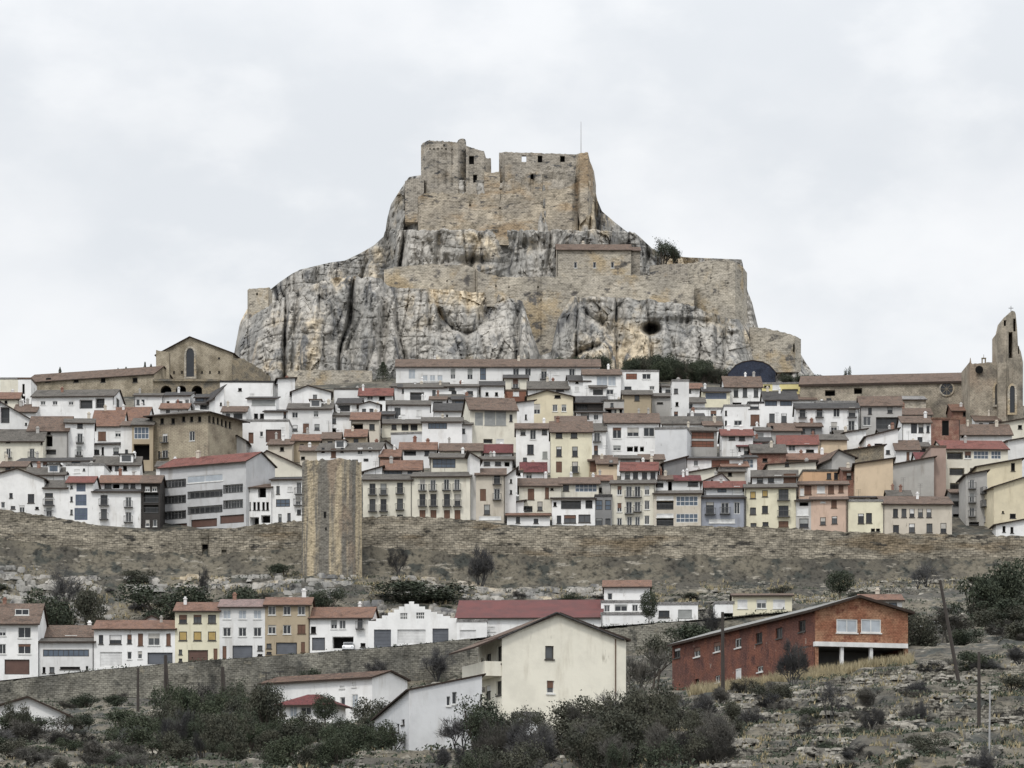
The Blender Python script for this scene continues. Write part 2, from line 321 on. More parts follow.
def house(x0,x1,e,vb,wall,roof,label,t='e',rh=6,d=10,yaw=None,Y=None,win=None,lwin=None,rwin=None,apex=None,name='house',cat='house',group=None,
          planes=None,ov=.5,hid=None,chim=None,anchor=None,over=.5,auto=None,th=.2,H_extra=0,shift=0,st=3.0,rmats=None,base=None,side=None):
    HN[0]+=1; rnd=random.Random(HN[0]*31+5)
    if yaw is None: yaw=rnd.uniform(-5,5) if Y is None else 0
    a=R(yaw); cs,sn=math.cos(a),math.sin(a)
    if Y is None:
        hid=10 if hid is None else hid
        Y=townY((x0+x1)/2,vb+hid)+shift
    if anchor is None: anchor='r' if yaw<-12 else 'l'
    k0,k1=(x0-CX)/F,(x1-CX)/F
    if anchor=='l': A=at(x0,e,Y); L=(k1*Y-A.x)/(cs-k1*sn)
    else:
        B=at(x1,e,Y); L=(B.x-k0*Y)/(cs-k0*sn); A=Vector((B.x-L*cs,Y-L*sn,B.z))
    ze=A.z; g=min(tz(x0,A.y),tz(x1,A.y+L*sn)); 
    zb=(g if base is None else base)-2.0
    vz=(HR-vb)*Y/F
    zb=min(zb,vz-1)
    h=ze-zb
    loc=Vector((A.x,A.y,zb)); M=Matrix.Translation(loc)@Matrix.Rotation(a,4,'Z'); inv=M.inverted()
    root=empty(name,loc,a); tag(root,label,cat,group)
    rise=rh*Y/F; el=(HR-e)/F
    if planes is None:
        if t=='e': s=min(.75,(rise+d/2*el)/(d/2)); planes=[(0,s,h),(0,-s,h+s*d)]
        elif t=='g':
            ax=L/2 if apex is None else min(L*.9,max(L*.1,((apex-x0)/(x1-x0))*L)); r2=rise; planes=[(r2/ax,0,h),(-r2/(L-ax),0,h+r2*L/(L-ax))]
        elif t=='s': s=min(.6,(rise+d*el)/d); planes=[(0,s,h)]
        elif t=='l': planes=[(rise/L,0.0,h)]
        elif t=='r': planes=[(-rise/L,0.0,h)]
        elif t=='f': planes=[(0,0,h)]
        elif t=='h': s=min(.8,(rise+d/2*el)/(d/2)); planes=[(0,s,h),(0,-s,h+s*d),(s,0,h),(-s,0,h+s*L)]
    else: planes=[(pa,pb,h+pc) for pa,pb,pc in planes]
    zr=lambda x,y: min(p[0]*x+p[1]*y+p[2] for p in planes)
    Hm=max(zr(x,y) for x in [L*i/8 for i in range(9)] for y in [d*i/8 for i in range(9)])+.5
    pf=Panel((0,0),(1,0),L,h,inv); pl=Panel((0,d),(0,-1),d,h,inv); pr=Panel((L,0),(0,1),d,h,inv); pb=Panel((L,d),(-1,0),L,h,inv)
    tm=t
    pf.H=Hm if t in('g','l','r') or len(planes)==1 else h-.15
    for p,s in((pf,win),(pl,lwin),(pr,rwin)):
        if isinstance(s,str):
            for w in pwin(s): p.addpx(*w)
        elif isinstance(s,list):
            for w in s: p.addpx(*w)
    if win is None or win=='auto' or auto:
        n=max(1,int(round(L/2.9))); m=(L)/n; v=h-1.75; tt=rnd.choice(auto or 'dwwdvbwB'); first=True; sz=rnd.uniform(.8,1.0)
        while v+zb>(HR-vb)*Y/F-2.0:
            t2=rnd.choice([tt,tt,tt,rnd.choice('dwvbk')])
            for i in range(n):
                if rnd.random()<.12: continue
                u=m*(i+.5)+rnd.uniform(-.15,.15)
                if t2 in 'bv': pf.add(u-.5*sz,u+.5*sz,v-1.3,v+.75,t2)
                elif t2=='k': pf.add(u-m*.35,u+m*.35,v-1.2,v+.8,t2)
                elif t2 in 'gq': pf.add(u-m*.42,u+m*.42,v-.7,v+.7,t2)
                else: pf.add(u-.5*sz,u+.5*sz,v-.6,v+.6,t2)
            v-=st; first=False
    for p,vis in((pl,None),(pr,None)):
        if (p is pl and lwin is None or p is pr and rwin is None) and rnd.random()<.6 and d>5:
            for vv in (h-2.0,h-5): 
                u=rnd.uniform(.3,.7)*d; p.add(u-.4,u+.4,vv-.5,vv+.5,'d')
    mb=MB()
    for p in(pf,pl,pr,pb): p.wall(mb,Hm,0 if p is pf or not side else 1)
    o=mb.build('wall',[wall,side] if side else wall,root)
    bm=bmesh.new(); bm.from_mesh(o.data)
    for pa,pb_,pc in planes:
        n=Vector((-pa,-pb_,1)).normalized()
        bmesh.ops.bisect_plane(bm,geom=bm.verts[:]+bm.edges[:]+bm.faces[:],plane_co=Vector((0,0,pc-th-.0)) if t!='f' else Vector((0,0,pc-.0)),plane_no=n,clear_outer=True)
    bm.to_mesh(o.data); bm.free()
    for p in(pf,pl,pr): p.fit(root)
    if t=='f':
        rm=MB(); rm.box(.02,L-.02,.02,d-.02,h-.35,h-.05); 
        rm.box(-.08,L+.08,-.08,.25,h-.3,h+.12); rm.box(-.08,L+.08,d-.2,d+.05,h-.3,h+.12); rm.box(-.08,.2,.25,d-.2,h-.3,h+.12); rm.box(L-.2,L+.08,.25,d-.2,h-.3,h+.12)
        ro=rm.build('roof',roof,root)
    else: 
        so=ov if t in('g','l','r') else .3
        ro=roofmesh(planes,-so if t!='h' else -ov,L+(so if t!='h' else ov),-ov,d+ov*.6,th).build('roof',[roof,'soffitshade'],root)
    nc=rnd.choice([1,1,2,3]) if chim is None else chim
    for i in range(nc):
        x=rnd.uniform(.1,.9)*L; y=rnd.uniform(.3,.6)*d; z=zr(x,y)
        if t=='f': z=h
        c=MB(); w=rnd.uniform(.2,.33); hh=rnd.uniform(.45,1.0)
        c.box(x-w,x+w,y-w*.8,y+w*.8,z-.6,z+hh); c.box(x-w-.08,x+w+.08,y-w*.8-.08,y+w*.8+.08,z+hh+.002,z+hh+.14); c.box(x-w*.7,x+w*.7,y-w*.5,y+w*.5,z+hh+.142,z+hh+.4)
        c.build('chimney',rnd.choice(['white2','white','beige','brickdull','concrete']),ro)
    if t=='e' and rh>=5 and L>6 and chim is None and rnd.random()<.45 and Y>560:
        x=rnd.uniform(.25,.75)*L; y=d*.12; z=zr(x,y); w=rnd.uniform(.8,1.3); hh=rnd.uniform(1.1,1.5)
        c=MB(); c.box(x-w,x+w,y,y+2.6,z-.2,z+hh); dm=c.build('dormer',wall,ro)
        c=MB(); c.box(x-w-.25,x+w+.25,y-.3,y+3,z+hh+.003,z+hh+.16); c.build('dormer_roof',[rnd.choice(['rdark','rgrey','rbrown'])],dm)
        c=MB(); c.box(x-w*.7,x+w*.7,y-.05,y-.003,z+.2,z+hh-.2); c.build('window',rnd.choice(['glass','glassblue','glassmid']),dm)
    if rnd.random()<.35 and t in('e','g','f') and Y>560:
        x=rnd.uniform(.2,.8)*L; y=d*.5; z=zr(x,y) if t!='f' else h; c=MB(); c.tube((x,y,z-.2),(x,y,z+2.2),.035,.025,4)
        for q in (1.6,1.9,2.15): c.box(x-.45,x+.45,y-.015,y+.015,z+q,z+q+.03)
        c.build('antenna','iron',ro)
    if rnd.random()<.45 and t in('e','f','h') and L>5:
        c=MB(); x=rnd.choice([.12,L-.12]); c.tube((x,-.1,0.3),(x,-.1,h-.3),.06,.06,5); c.build('drainpipe','framedark',root)
    return root
# ---------------------------------------------------------------- free-standing walls with ragged tops
def curtain(name,path,top,bot,thick,mat,label,cat,holes=(),step=5,jag=.25,seg=1.6,rough=.2,merlon=0,through=True,group=None,hn='opening',blind=()):
    pxs=set(); a,b=path[0][0],path[-1][0]; x=a
    while x<b: pxs.add(round(x,2)); x+=step
    pxs.add(b)
    for p,_ in path: pxs.add(p)
    for hx,hy,w,h in holes: pxs.add(hx-w/2); pxs.add(hx+w/2)
    pxs=sorted(p for p in pxs if a<=p<=b)
    mb=MB(); Y0=interp(path,(a+b)/2)
    org=at((a+b)/2,interp(bot,(a+b)/2),Y0)
    def zt(p):
        Y=interp(path,p); z=(HR-interp(top,p))*Y/F+jag*N(p*.9,Y,3)*1.6
        if merlon and int((p-a)/step)%2: z-=merlon
        return z
    def V(p,z,back=0):
        Y=interp(path,p); x=(p-CX)/F*Y
        dy=rough*FB(x*.35+7,z*.35,Y*.01,3) if not back else 0
        return (x-org.x,Y+back+dy-org.y,z-org.z)
    for p,q in zip(pxs,pxs[1:]):
        m=(p+q)/2; Yb=interp(path,m); zb0=(HR-interp(bot,p))*interp(path,p)/F; zb1=(HR-interp(bot,q))*interp(path,q)/F
        if merlon:
            zz=zt((p+q)/2) ; t0=t1=zz
        else: t0,t1=zt(p),zt(q)
        hs=[]
        for hx,hy,w,h in holes:
            if hx-w/2<m<hx+w/2: hs.append(((HR-(hy+h/2))*Yb/F,(HR-(hy-h/2))*Yb/F))
        hs.sort()
        spans=[]; lo0,lo1=zb0,zb1
        for z0,z1 in hs: spans.append((lo0,lo1,z0,z0)); lo0=lo1=z1
        spans.append((lo0,lo1,t0,t1))
        for c0,c1,d0,d1 in spans:
            k=max(1,int(max(d0-c0,d1-c1)/seg))
            for i in range(k):
                f0,f1=i/k,(i+1)/k
                mb.face([V(p,lerp(c0,d0,f0)),V(q,lerp(c1,d1,f0)),V(q,lerp(c1,d1,f1)),V(p,lerp(c0,d0,f1))])
            mb.face([V(q,c1,thick),V(p,c0,thick),V(p,d0,thick),V(q,d1,thick)])
            mb.face([V(p,d0),V(q,d1),V(q,d1,thick),V(p,d0,thick)])
            mb.face([V(p,c0),V(p,c0,thick),V(q,c1,thick),V(q,c1)])
            eps=.01; he={round(h[0]-h[2]/2,2) for h in holes}|{round(h[0]+h[2]/2,2) for h in holes}
            if p<=a+eps or round(p,2) in he or merlon: mb.face([V(p,c0),V(p,d0),V(p,d0,thick),V(p,c0,thick)])
            if q>=b-eps or round(q,2) in he or merlon: mb.face([V(q,c1),V(q,c1,thick),V(q,d1,thick),V(q,d1)])
    root=empty(name,org); tag(root,label,cat,group,'thing')
    mb.build('masonry',mat,root)
    if not through or blind:
        for hx,hy,w,h in (blind or holes):
            Yb=interp(path,hx); f=MB(); k=Yb/F; x=(hx-CX)*k-org.x; z=(HR-hy)*k-org.z; y=Yb-org.y+1.0
            f.box(x-w*k*.6,x+w*k*.6,y,y+.1,z-h*k*.6,z+h*k*.6); f.build(hn,'dark',root)
    return root
# ---------------------------------------------------------------- terrain
def terrain():
    Ys=[-40,-10,10,30]; y=30
    while y<515: y+= 10 if y<170 else 2.2; Ys.append(y)
    Ys=[y for y in Ys if y<515]+[516,517.5,518.5,519.6,520.3,521,522,524,527,530,533]
    y=535
    while y<596: Ys.append(y); y+=1.4
    Ys+=[596.5,598,600,601.5,602.5,604,606]
    y=609
    while y<836: Ys.append(y); y+=6
    Ys+=[840,860,900,950,1000,1060,1150,1280,1400,1700,2200,3000,4500,6000]
    pxs=[-9000,-5000,-3000,-1800,-1200,-800]+list(range(-560,-100,20))+list(range(-100,1124,4))+list(range(1124,1580,20))+[1800,2200,2800,4000,6000,10000]
    vs=[];fs=[]
    for Y in Ys:
        Ye=max(Y,30)
        for p in pxs:
            z=tzn(p,Ye) if Ye<1000 else tz(p,Ye)
            if Y<30: z=-1.7+.1*N(p*.01,Y,1)
            vs.append(((p-CX)/F*max(Y+60 if Y<30 else Y,20) if Y>=30 else (p-CX)/F*30,Y,z))
    W=len(pxs)
    for j in range(len(Ys)-1):
        for i in range(W-1):
            a=j*W+i; fs.append((a,a+1,a+W+1,a+W))
    me=bpy.data.meshes.new('hillside'); me.from_pydata(vs,[],fs); me.materials.append(MATS['ground'])
    me.polygons.foreach_set('use_smooth',[True]*len(fs)); me.update()
    o=bpy.data.objects.new('hillside',me); COL.objects.link(o); tag(o,kind='structure')
    # outer land to the horizon
    mb=MB(); mb.face([(-9000,-9000,-12),(9000,-9000,-12),(9000,9000,-12),(-9000,9000,-12)]); tag(mb.build('ground','ground'),kind='structure')
terrain()
# street in front of the lower row and the track up to the parked car
def ribbon(name,pts,w,mat,dz=.12):
    mb=MB()
    for (p,Y),(q,Y2) in zip(pts,pts[1:]):
        n=max(2,int(abs(q-p)/4))
        for i in range(n):
            a,b=lerp(p,q,i/n),lerp(p,q,(i+1)/n); ya,yb=lerp(Y,Y2,i/n),lerp(Y,Y2,(i+1)/n)
            L=[]
            for pp,yy in((a,ya),(b,yb)):
                for s in(-w/2,w/2): L.append(Vector(((pp-CX)/F*yy,yy+s,max(tz(pp,yy+s),tz(pp,yy))+dz)))
            mb.face([L[0],L[2],L[3],L[1]])
    return tag(mb.build(name,mat),kind='structure')
ribbon('lower_street',[(-20,523.5),(820,523.5)],4.5,'asphalt',.06)
# ---------------------------------------------------------------- castle rock
R1=[(228,398),(232,388),(236,352),(240,332),(247,319),(262,310),(280,299),(300,288),(330,279),(350,276),(380,278),(388,286),(400,288),(440,289),(475,292),(500,295),(522,300),(533,335),(540,356),(551,352),(558,318),(572,297),(610,297),(650,300),(690,305),(720,316),(745,322),(755,326),(758,338),(762,352),(778,356),(800,362),(806,372),(824,396)]
R2=[(228,398),(236,352),(240,332),(247,319),(262,306),(280,292),(292,284),(300,280),(330,273),(345,271),(360,264),(374,256),(384,247),(387,225),(391,210),(400,196),(409,183),(421,181),(430,186),(580,186),(594,187),(597,205),(602,217),(615,228),(628,238),(640,248),(652,259),(664,266),(690,268),(742,270),(747,300),(752,312),(757,332),(762,352),(800,362),(806,372),(824,396)]
def smooth(a,b,x): t=max(0,min(1,(x-a)/(b-a))); return t*t*(3-2*t)
def rock():
    vs=[];fs=[]; cols=[]
    p=228.0
    while p<=824: cols.append(p); p+=1.05
    NL,NT,NU,NP,NB=104,8,90,6,6
    for p in cols:
        ed=(1-smooth(232,275,p))+smooth(728,765,p)*.8
        eu=(1-smooth(384,412,p))*14+smooth(575,655,p)*16
        but=5.0*noise.noise(Vector((p*.045,1,0)))+3.2*noise.noise(Vector((p*.11,4,0)))
        Yb=816+18*ed+but*.6; Y1=829+20*ed+but*.3 ; Y1=max(Y1,Yb+3)
        r1=interp(R1,p)+2.2*N(p*.09,2,2)+1.5*N(p*.3,5,2); r2=interp(R2,p)
        rb=r1+ (392-r1)*1.0 if r1<392 else r1+4
        rb=max(rb,395)
        pts=[]
        for i in range(NL):
            t=i/(NL-1); Y=lerp(Yb,Y1,t**1.4); row=lerp(rb,r1,t); pts.append((Y,(HR-row)*Y/F,1))
        z1=pts[-1][1]; Y2=857+eu
        z2=(HR-r2)*(877+eu)/F; lg=231+3*N(p*.08,7,7)+1.5*N(p*.35,3,7)
        up=z2>z1+2.0
        for i in range(1,NT+1):
            t=i/NT; Y=lerp(Y1,Y2,t); zz=z1+ (min(z2,z1+1.5)-z1)*t; pts.append((Y,zz,.5))
        z3=pts[-1][1]
        for i in range(1,NU+1):
            t=i/NU; zz=lerp(z3,z2,t); rw=HR-zz*F/(Y2+8); Y=Y2+6*t+(7*(1-smooth(lg-3,lg+3,rw)) if up else 0)+(7 if not up else 0)*t; pts.append((Y,lerp(z3,max(z3,z2),t) if up else lerp(z3,min(z2,z3),t),1 if up else .3))
        Yt,zt=pts[-1][0],pts[-1][1]
        for i in range(1,NP+1): pts.append((Yt+30*i/NP,zt-.4*i,.3))
        for i in range(1,NB+1): t=i/NB; pts.append((Yt+30+25*t,lerp(zt-2.4,95,t),1))
        fade=smooth(228,236,p)*(1-smooth(806,824,p))
        for k,(Y,z,s) in enumerate(pts):
            x=(p-CX)/F*Y
            d=0
            if s>0:
                # vertical ribs and clefts, then ledges and rubble
                c=abs(N(x*.11,z*.018+3,5)); c2=abs(N(x*.27+9,z*.05,2))
                d+= -3.2*(1-min(1,c*7))**2 -1.5*(1-min(1,c2*5))**2
                c3=abs(N(x*.055+40,z*.02+N(x*.05,z*.05,8)*.5,11)); d+=-5.5*(1-min(1,c3*11))**2*smooth(385,370,p) if p<385 else -4*(1-min(1,c3*11))**2
                d+=7.0*(min(.45,abs(N(x*.075,z*.006,15)))*2-.35)+3.0*(abs(N(x*.19,z*.016,19))*2-.35)
                d+=1.6*FB(x*.09,z*.05,7,4)+.8*FB(x*.3,z*.2,2,4)
                d+=-.45*(1-min(1,abs(N(x*.05,z*.33+N(x*.04,0,1)*1.5,21))*5))**2
                d+=.35*FB(x*.9,z*.9,2,3)
                # blocky jointing: cells with their own setback, dark joints between
                wx=x+2.2*N(x*.08,z*.08,31); wz=z+2.2*N(x*.08,z*.08,37)
                dd_,pp_=noise.voronoi(Vector((wx*.16,wz*.075,5.0)))
                d+=1.0*noise.cell(pp_[0]*7.3)-.7
                d+=-.3*(1-min(1,(dd_[1]-dd_[0])*7))
                dd_,pp_=noise.voronoi(Vector((wx*.55,wz*.22,9.0)))
                d+=.5*noise.cell(pp_[0]*5.1)-.25*(1-min(1,(dd_[1]-dd_[0])*6))
                if z>z3+1: # overhung dark cavities below the castle wall
                    row=HR-z*F/Y
                    for cx,cy,wx,wy,dd in((528,246,9,6,3.5),(440,243,8,10,2),(470,262,34,5,2.5),(390,240,6,14,2)):
                        d-=dd*math.exp(-((p-cx)/wx)**2-((row-cy)/wy)**2)
                else:
                    row=HR-z*F/Y
                    for cx,cy,wx,wy,dd in((651,329,9,6,12),(345,340,12,22,3),(498,318,18,18,2.5),(384,330,6,30,3.5),(690,322,40,5,2),(733,334,8,3,2),(560,330,8,20,3),(632,350,10,14,2.5)):
                        q=((p-cx)/wx)**2+((row-cy)/wy)**2
                        d-=dd*math.exp(-q*q if cx==651 else -q)
            d*=s*fade
            Yn=Y-d; zn=z+ (.5*FB(x*.35,Y*.2,1,3) if s<1 and k>NL-2 else 0)*fade
            if k<NL+NT+NU: f=Yn/Y; xn=x*f; zn=zn*f if s==1 else zn
            else: xn=x
            vs.append((xn,Yn,zn))
    n=len(pts)
    for i in range(len(cols)-1):
        for j in range(n-1):
            a=i*n+j; fs.append((a,a+n,a+n+1,a+1))
    # end caps
    fs.append(tuple(range(n))); fs.append(tuple(range((len(cols)-1)*n,len(cols)*n))[::-1])
    me=bpy.data.meshes.new('castle_rock'); me.from_pydata(vs,[],fs); me.materials.append(MATS['rock'])
    me.update()
    o=bpy.data.objects.new('castle_rock',me); COL.objects.link(o); tag(o,kind='structure')
rock()
# ---------------------------------------------------------------- castle
def slabwin(root_, *a): pass
curtain('castle_wall',[(418,868),(421,866.2),(572,866.2),(578,868)],[(418,196),(430,193),(480,194),(500,191),(560,190),(570,186),(578,182)],[(418,245),(578,245)],9,'castlestone',
  'broad ochre curtain wall footing the castle just above its white cliff','wall',holes=[(543,219,2,3),(470,205,1.4,2),(500,208,1.4,2)],jag=.5,step=3,rough=.5,through=False)
curtain('castle_keep',[(421,872),(427,868.5),(458,868),(466,871)],[(421,145),(424,141.5),(430,140.5),(455,142),(457,142),(460,138.5),(464,138),(468,144),(469,150)],[(421,196),(466,196)],13,'keepstone',
  'tall round-cornered castle keep at the left of the summit','tower',holes=[(430,149,1.2,1.6),(434,149,1.2,1.6),(438,149,1.2,1.6),(442,148.5,1.2,1.6),(446,149,1.2,1.6),(444,145.5,1.4,2.4),(452,149.5,1.2,1.6)],jag=.2,step=2,rough=.3,through=False)
curtain('castle_range',[(466,868),(484,868),(491,871)],[(466,145.5),(470,147),(484,151.5),(484.5,152),(485,157.5),(491,158.5)],[(466,196),(491,196)],10,'keepstone',
  'roofless stone range leaning on the right side of the castle keep','ruin',holes=[(471.5,160,5,8.5),(475,178.5,4,8)],jag=.15,step=2,rough=.3,through=False)
curtain('castle_rampart',[(484,867),(500,867)],[(484,172),(487,173),(499,172),(500,171)],[(484,196),(500,196)],5,'castlestone','low stone wall filling the gap at the castle summit','wall',jag=.3,step=2,through=False)
curtain('castle_ward',[(499,874),(505,869),(572,869),(580,869)],[(499,152.5),(505,152),(570,154),(575,154.5),(580,153)],[(499,196),(580,196)],1.8,'keepstone',
  'long upper castle wall pierced by three square windows against the sky','wall',holes=[(524,158.5,4.6,7),(540,159,4.6,7),(562.5,159,4.6,6)],blind=[(540,159,4.6,7),(562.5,159,4.6,6)],jag=.15,step=2.5,rough=.3)
curtain('ruined_wall',[(490,867),(575,867)],[(490,184),(505,182),(515,176),(520,170),(535,172),(548,166),(555,164),(570,168),(575,172)],[(490,200),(575,200)],1.5,'keepstone',
  'crumbling grey inner wall with a small window below the pierced wall','ruin',holes=[(532,176.5,3,5.5),(500,191,3.6,4.5)],jag=.9,step=2,rough=.9,through=False)
curtain('corner_tower',[(576,869),(580,866),(588,866),(593,872),(596,880)],[(576,154),(580,153),(588,152.5),(589,159),(592,166),(594,172),(596,185)],[(576,200),(580,224),(590,214),(596,206)],8,'castlestone',
  'tall weathered corner tower at the right end of the castle','tower',jag=.2,step=2,rough=.4,through=False)
pole=MB(); pole.tube((0,0,0),(0,0,8),.10,.05,6); p0=at(581,154,868); o=pole.build('flagpole','steel'); o.location=p0; tag(o,'thin bare flagpole rising from the right castle tower','flagpole')
curtain('castle_step',[(405,870),(424,868)],[(405,181),(412,178.5),(424,178.5)],[(405,222),(424,222)],6,'keepstone','short square stone wall stepping down left of the keep','wall',jag=.1,step=2,through=False)
# middle terrace walls
curtain('terrace_wall',[(384,837),(395,835),(466,834.5),(475,836)],[(384,270),(395,267),(430,264),(466,265),(475,268)],[(384,300),(400,305),(475,305)],4,'curtainstone',
  'pale stone terrace wall across the left half of the cliff','wall',holes=[(447,281,1.5,1.5)],jag=.25,step=3,rough=.3,through=False)
curtain('terrace_wall',[(474,837),(478,835),(600,834),(640,834),(694,836)],[(474,268),(480,272),(500,277),(540,277),(575,277),(620,275),(660,276),(694,284)],[(474,305),(505,308),(522,320),(531,350),(537,366),(551,366),(560,340),(570,310),(600,308),(694,315)],3.2,'curtainstone',
  'long stone terrace wall with a tongue plugging the cleft in the cliff','wall',holes=[(496,286,1.4,1.8),(509,287,1.4,1.8),(538,287,1.4,2),(541,300,1.3,1.6)],jag=.3,step=2.5,rough=.35,through=False)
curtain('round_bastion',[(688,842),(700,838),(715,834),(735,834),(743,838),(747,848)],[(655,264),(688,264),(690,263),(705,261.5),(722,258.5),(735,262),(743,267),(747,273)],[(688,322),(700,332),(720,340),(743,338),(747,335)],12,'curtainstone',
  'great rounded stone bastion at the right end of the cliff','tower',holes=[(711,278,1.5,1.5),(728,283,1.3,1.6)],jag=.25,step=2.5,rough=.4,through=False)
curtain('terrace_wall',[(650,846),(692,842)],[(650,266),(664,264),(692,263)],[(650,290),(692,300)],4,'keepstone','upper stretch of stone wall linking the red-roofed barrack to the bastion','wall',jag=.2,step=3,through=False)
curtain('hill_wall',[(750,838),(775,836),(795,838),(801,842)],[(750,327),(757,327.5),(775,330),(795,336),(801,339)],[(750,372),(801,372)],3,'curtainstone',
  'low fortified wall descending right of the great bastion','wall',holes=[(794,348,1.6,8)],jag=.2,step=2.5,rough=.3,through=False)
curtain('watch_turret',[(247.5,858),(249,851),(268,850),(270,856)],[(247.5,290),(249,289),(268,287.5),(270,287.5)],[(247.5,322),(258,322),(270,318)],8,'curtainstone',
  'small square stone turret at the left shoulder of the rock','tower',holes=[(257,294,1.6,2.6)],jag=.1,step=2,rough=.2,through=False)
house(557,631,249,273,'curtainstone','rbrown','stone barrack with a low red-brown tiled roof under the castle cliff',rh=5,d=9,yaw=1,Y=845,win='w 575.5,594.5,612.5 @265 3.2x6',chim=1,name='barrack',cat='building',base=150,lwin='',rwin='')
house(628,640,250,272,'keepstone','rbrown','stone lean-to at the right end of the red-roofed barrack',t='e',rh=3,d=7,yaw=0,Y=848,win='',chim=0,name='outbuilding',cat='building',base=150)
# ---------------------------------------------------------------- town wall, tower, retaining walls
curtain('town_wall',[(-60,600),(303,600)],[(-60,499),(0,509),(60,518),(90,524),(120,529),(145,531),(200,530),(240,527),(303,520.5)],[(-60,560),(0,570),(100,582),(200,586),(303,588)],2.2,'rampart',
  'weathered medieval town wall stretching left of the tall square tower','wall',holes=[(205,552,6,16),(224,556,5,12)],jag=.28,step=3,rough=.5,through=False)
curtain('town_wall',[(358,600),(1100,600)],[(358,517),(400,516),(450,518),(480,521),(520,527.5),(620,525.5),(700,525.5),(800,529),(900,534),(1100,537)],[(358,590),(500,594),(600,592),(700,590),(1100,582)],2.2,'rampart',
  'long weathered medieval town wall stretching right of the tall square tower','wall',jag=.28,step=3,rough=.5,through=False)
def towern():
    Y=590; c=at(331.5,577,Y); k=Y/F
    ring=[(-29.5,6),(-29.5,2),(-20,-16),(-8,-24),(7,-25),(21,-17),(29.8,0),(29.8,8),(10,20),(-10,20)]
    mb=MB(); NZ=30; ztop=(HR-462)*k; zb=(HR-590)*k; P=[]
    dens=[]
    for i in range(len(ring)):
        a,b=ring[i],ring[(i+1)%len(ring)]; n=max(1,int(math.hypot(a[0]-b[0],a[1]-b[1])/2.2))
        for j in range(n): dens.append((lerp(a[0],b[0],j/n),lerp(a[1],b[1],j/n)))
    for j in range(NZ+1):
        t=j/NZ
        for i,(x,y) in enumerate(dens):
            z=lerp(zb,ztop,t)
            s=(1.02-.02*t)*k
            dx=.12*FB(x*.3,y*.3,z*.6,3)
            if j==NZ: z+=.45*N(x*.35,y*.35,4)+.25*N(x*1.2,y,9)
            P.append((x*s*(1+.004*dx),y*s*.8+dx,z-zb))
    n=len(dens); mb.v=P
    for j in range(NZ):
        for i in range(n):
            i2=(i+1)%n; a=j*n+i; b=j*n+i2; mb.f.append((a,b,b+n,a+n)); mb.m.append(0)
    mb.f.append(tuple(NZ*n+i for i in range(n))); mb.m.append(0)
    root=empty('wall_tower',(c.x,c.y,zb)); tag(root,'tall solitary stone tower with ochre and black vertical streaks','tower')
    mb.build('masonry','towerstone',root)
    for px,row,w,h in((326,517,2.2,6),(327,531,1.6,3)):
        q=MB(); x=(px-331.5)*k; z=(HR-row)*k-zb; y=-23*k*.8; q.box(x-w*k/2,x+w*k/2,y-.25,y+.6,z-h*k/2,z+h*k/2); q.build('arrow_slit','dark',root)
towern()
curtain('retaining_wall',[(-60,518),(470,518)],[(-60,687),(0,681.5),(38,677.5),(100,670),(200,661),(300,654),(400,646.5),(470,638.5)],[(-60,712),(100,708),(200,706),(300,700),(400,694),(470,686)],2.6,'retaining',
  'mottled retaining wall holding up the street of the lower houses','wall',jag=.12,step=3,rough=.45,through=False)
curtain('retaining_wall',[(470,518),(715,518)],[(470,641),(540,636),(600,630),(660,623),(700,621.5),(715,621)],[(470,686),(600,664),(700,646),(715,642)],2.6,'retaining',
  'stretch of retaining wall behind the large cream house and barn','wall',jag=.12,step=3,rough=.3,through=False)
curtain('stone_terrace',[(287,806),(372,806)],[(287,372),(300,370),(372,370.5)],[(287,396),(372,398)],3,'curtainstone','pale stone terrace wall at the foot of the rock','wall',jag=.15,step=3,rough=.2,through=False)
H=house
# ================= top rank, left of the rock
H(0,18,378,393,'cream','rflat','pale windowless flat-topped block at the far left under the skyline',t='f',win='',chim=0,d=14)
H(26,154,373,392,'churchstone','rbrown','very long stone convent wing with a brown tiled roof on the left skyline',rh=7,d=9,yaw=-22,win='o 48,76,103,135 @380 5x5',name='convent',cat='convent',Y=800,chim=0)
H(18,31,378,404,'white','rbrown','white gable with two tall slits at the left end of the long convent',t='f',win='o 23.5@389 2.4x10;o 24@399 2.4x6',chim=0,Y=792,yaw=0,name='convent_wing',cat='convent')
H(-12,19,398,405,'cream','rterra','low cream house with reddish roof at the left edge below the pale block',rh=6,win='o 6@402 3x3')
H(32,114,396,414,'white','rgrey','wide white house with two dark open loggias below the long convent',rh=6,win='w 43,55,71 @403 5x4;k 86@404 13x9;k 100@403 9x10',yaw=-4,rwin='d 118@403 3x6',d=12)
H(134,162,395,410,'white','rgrey','small white house left of the stone arches',rh=2,win='d 138,143@402 3x5',d=8)
H(163,190,395,409,'white','rdark','white house with dark openings in front of the stone arches',rh=3,win='k 179@404 7x6;o 168@403 3x4;w 187@402 4x5')
H(195,217,397,411,'greydark','rdark','grey house with a glazed loggia beneath the stone church',rh=3,win='q 200,210@401 8x7',chim=0)
H(215,224,396,414,'white','rdark','narrow white gable with a steep dark roof left of the big blank white wall',t='r',rh=-10,win='o 221@404 2x3',chim=0,yaw=20,d=12)
# church
H(157,233,354,397,'churchstone','rbrown','old stone church with a tall pointed window on the left skyline',t='g',rh=17,apex=190,d=26,Y=812,yaw=-6,win='o 150@200 1x1;o 174,182,202,210,219 @372 1.6x2.2;o 219@358 2x1.5',name='church',cat='church',chim=0,ov=.5,base=110)
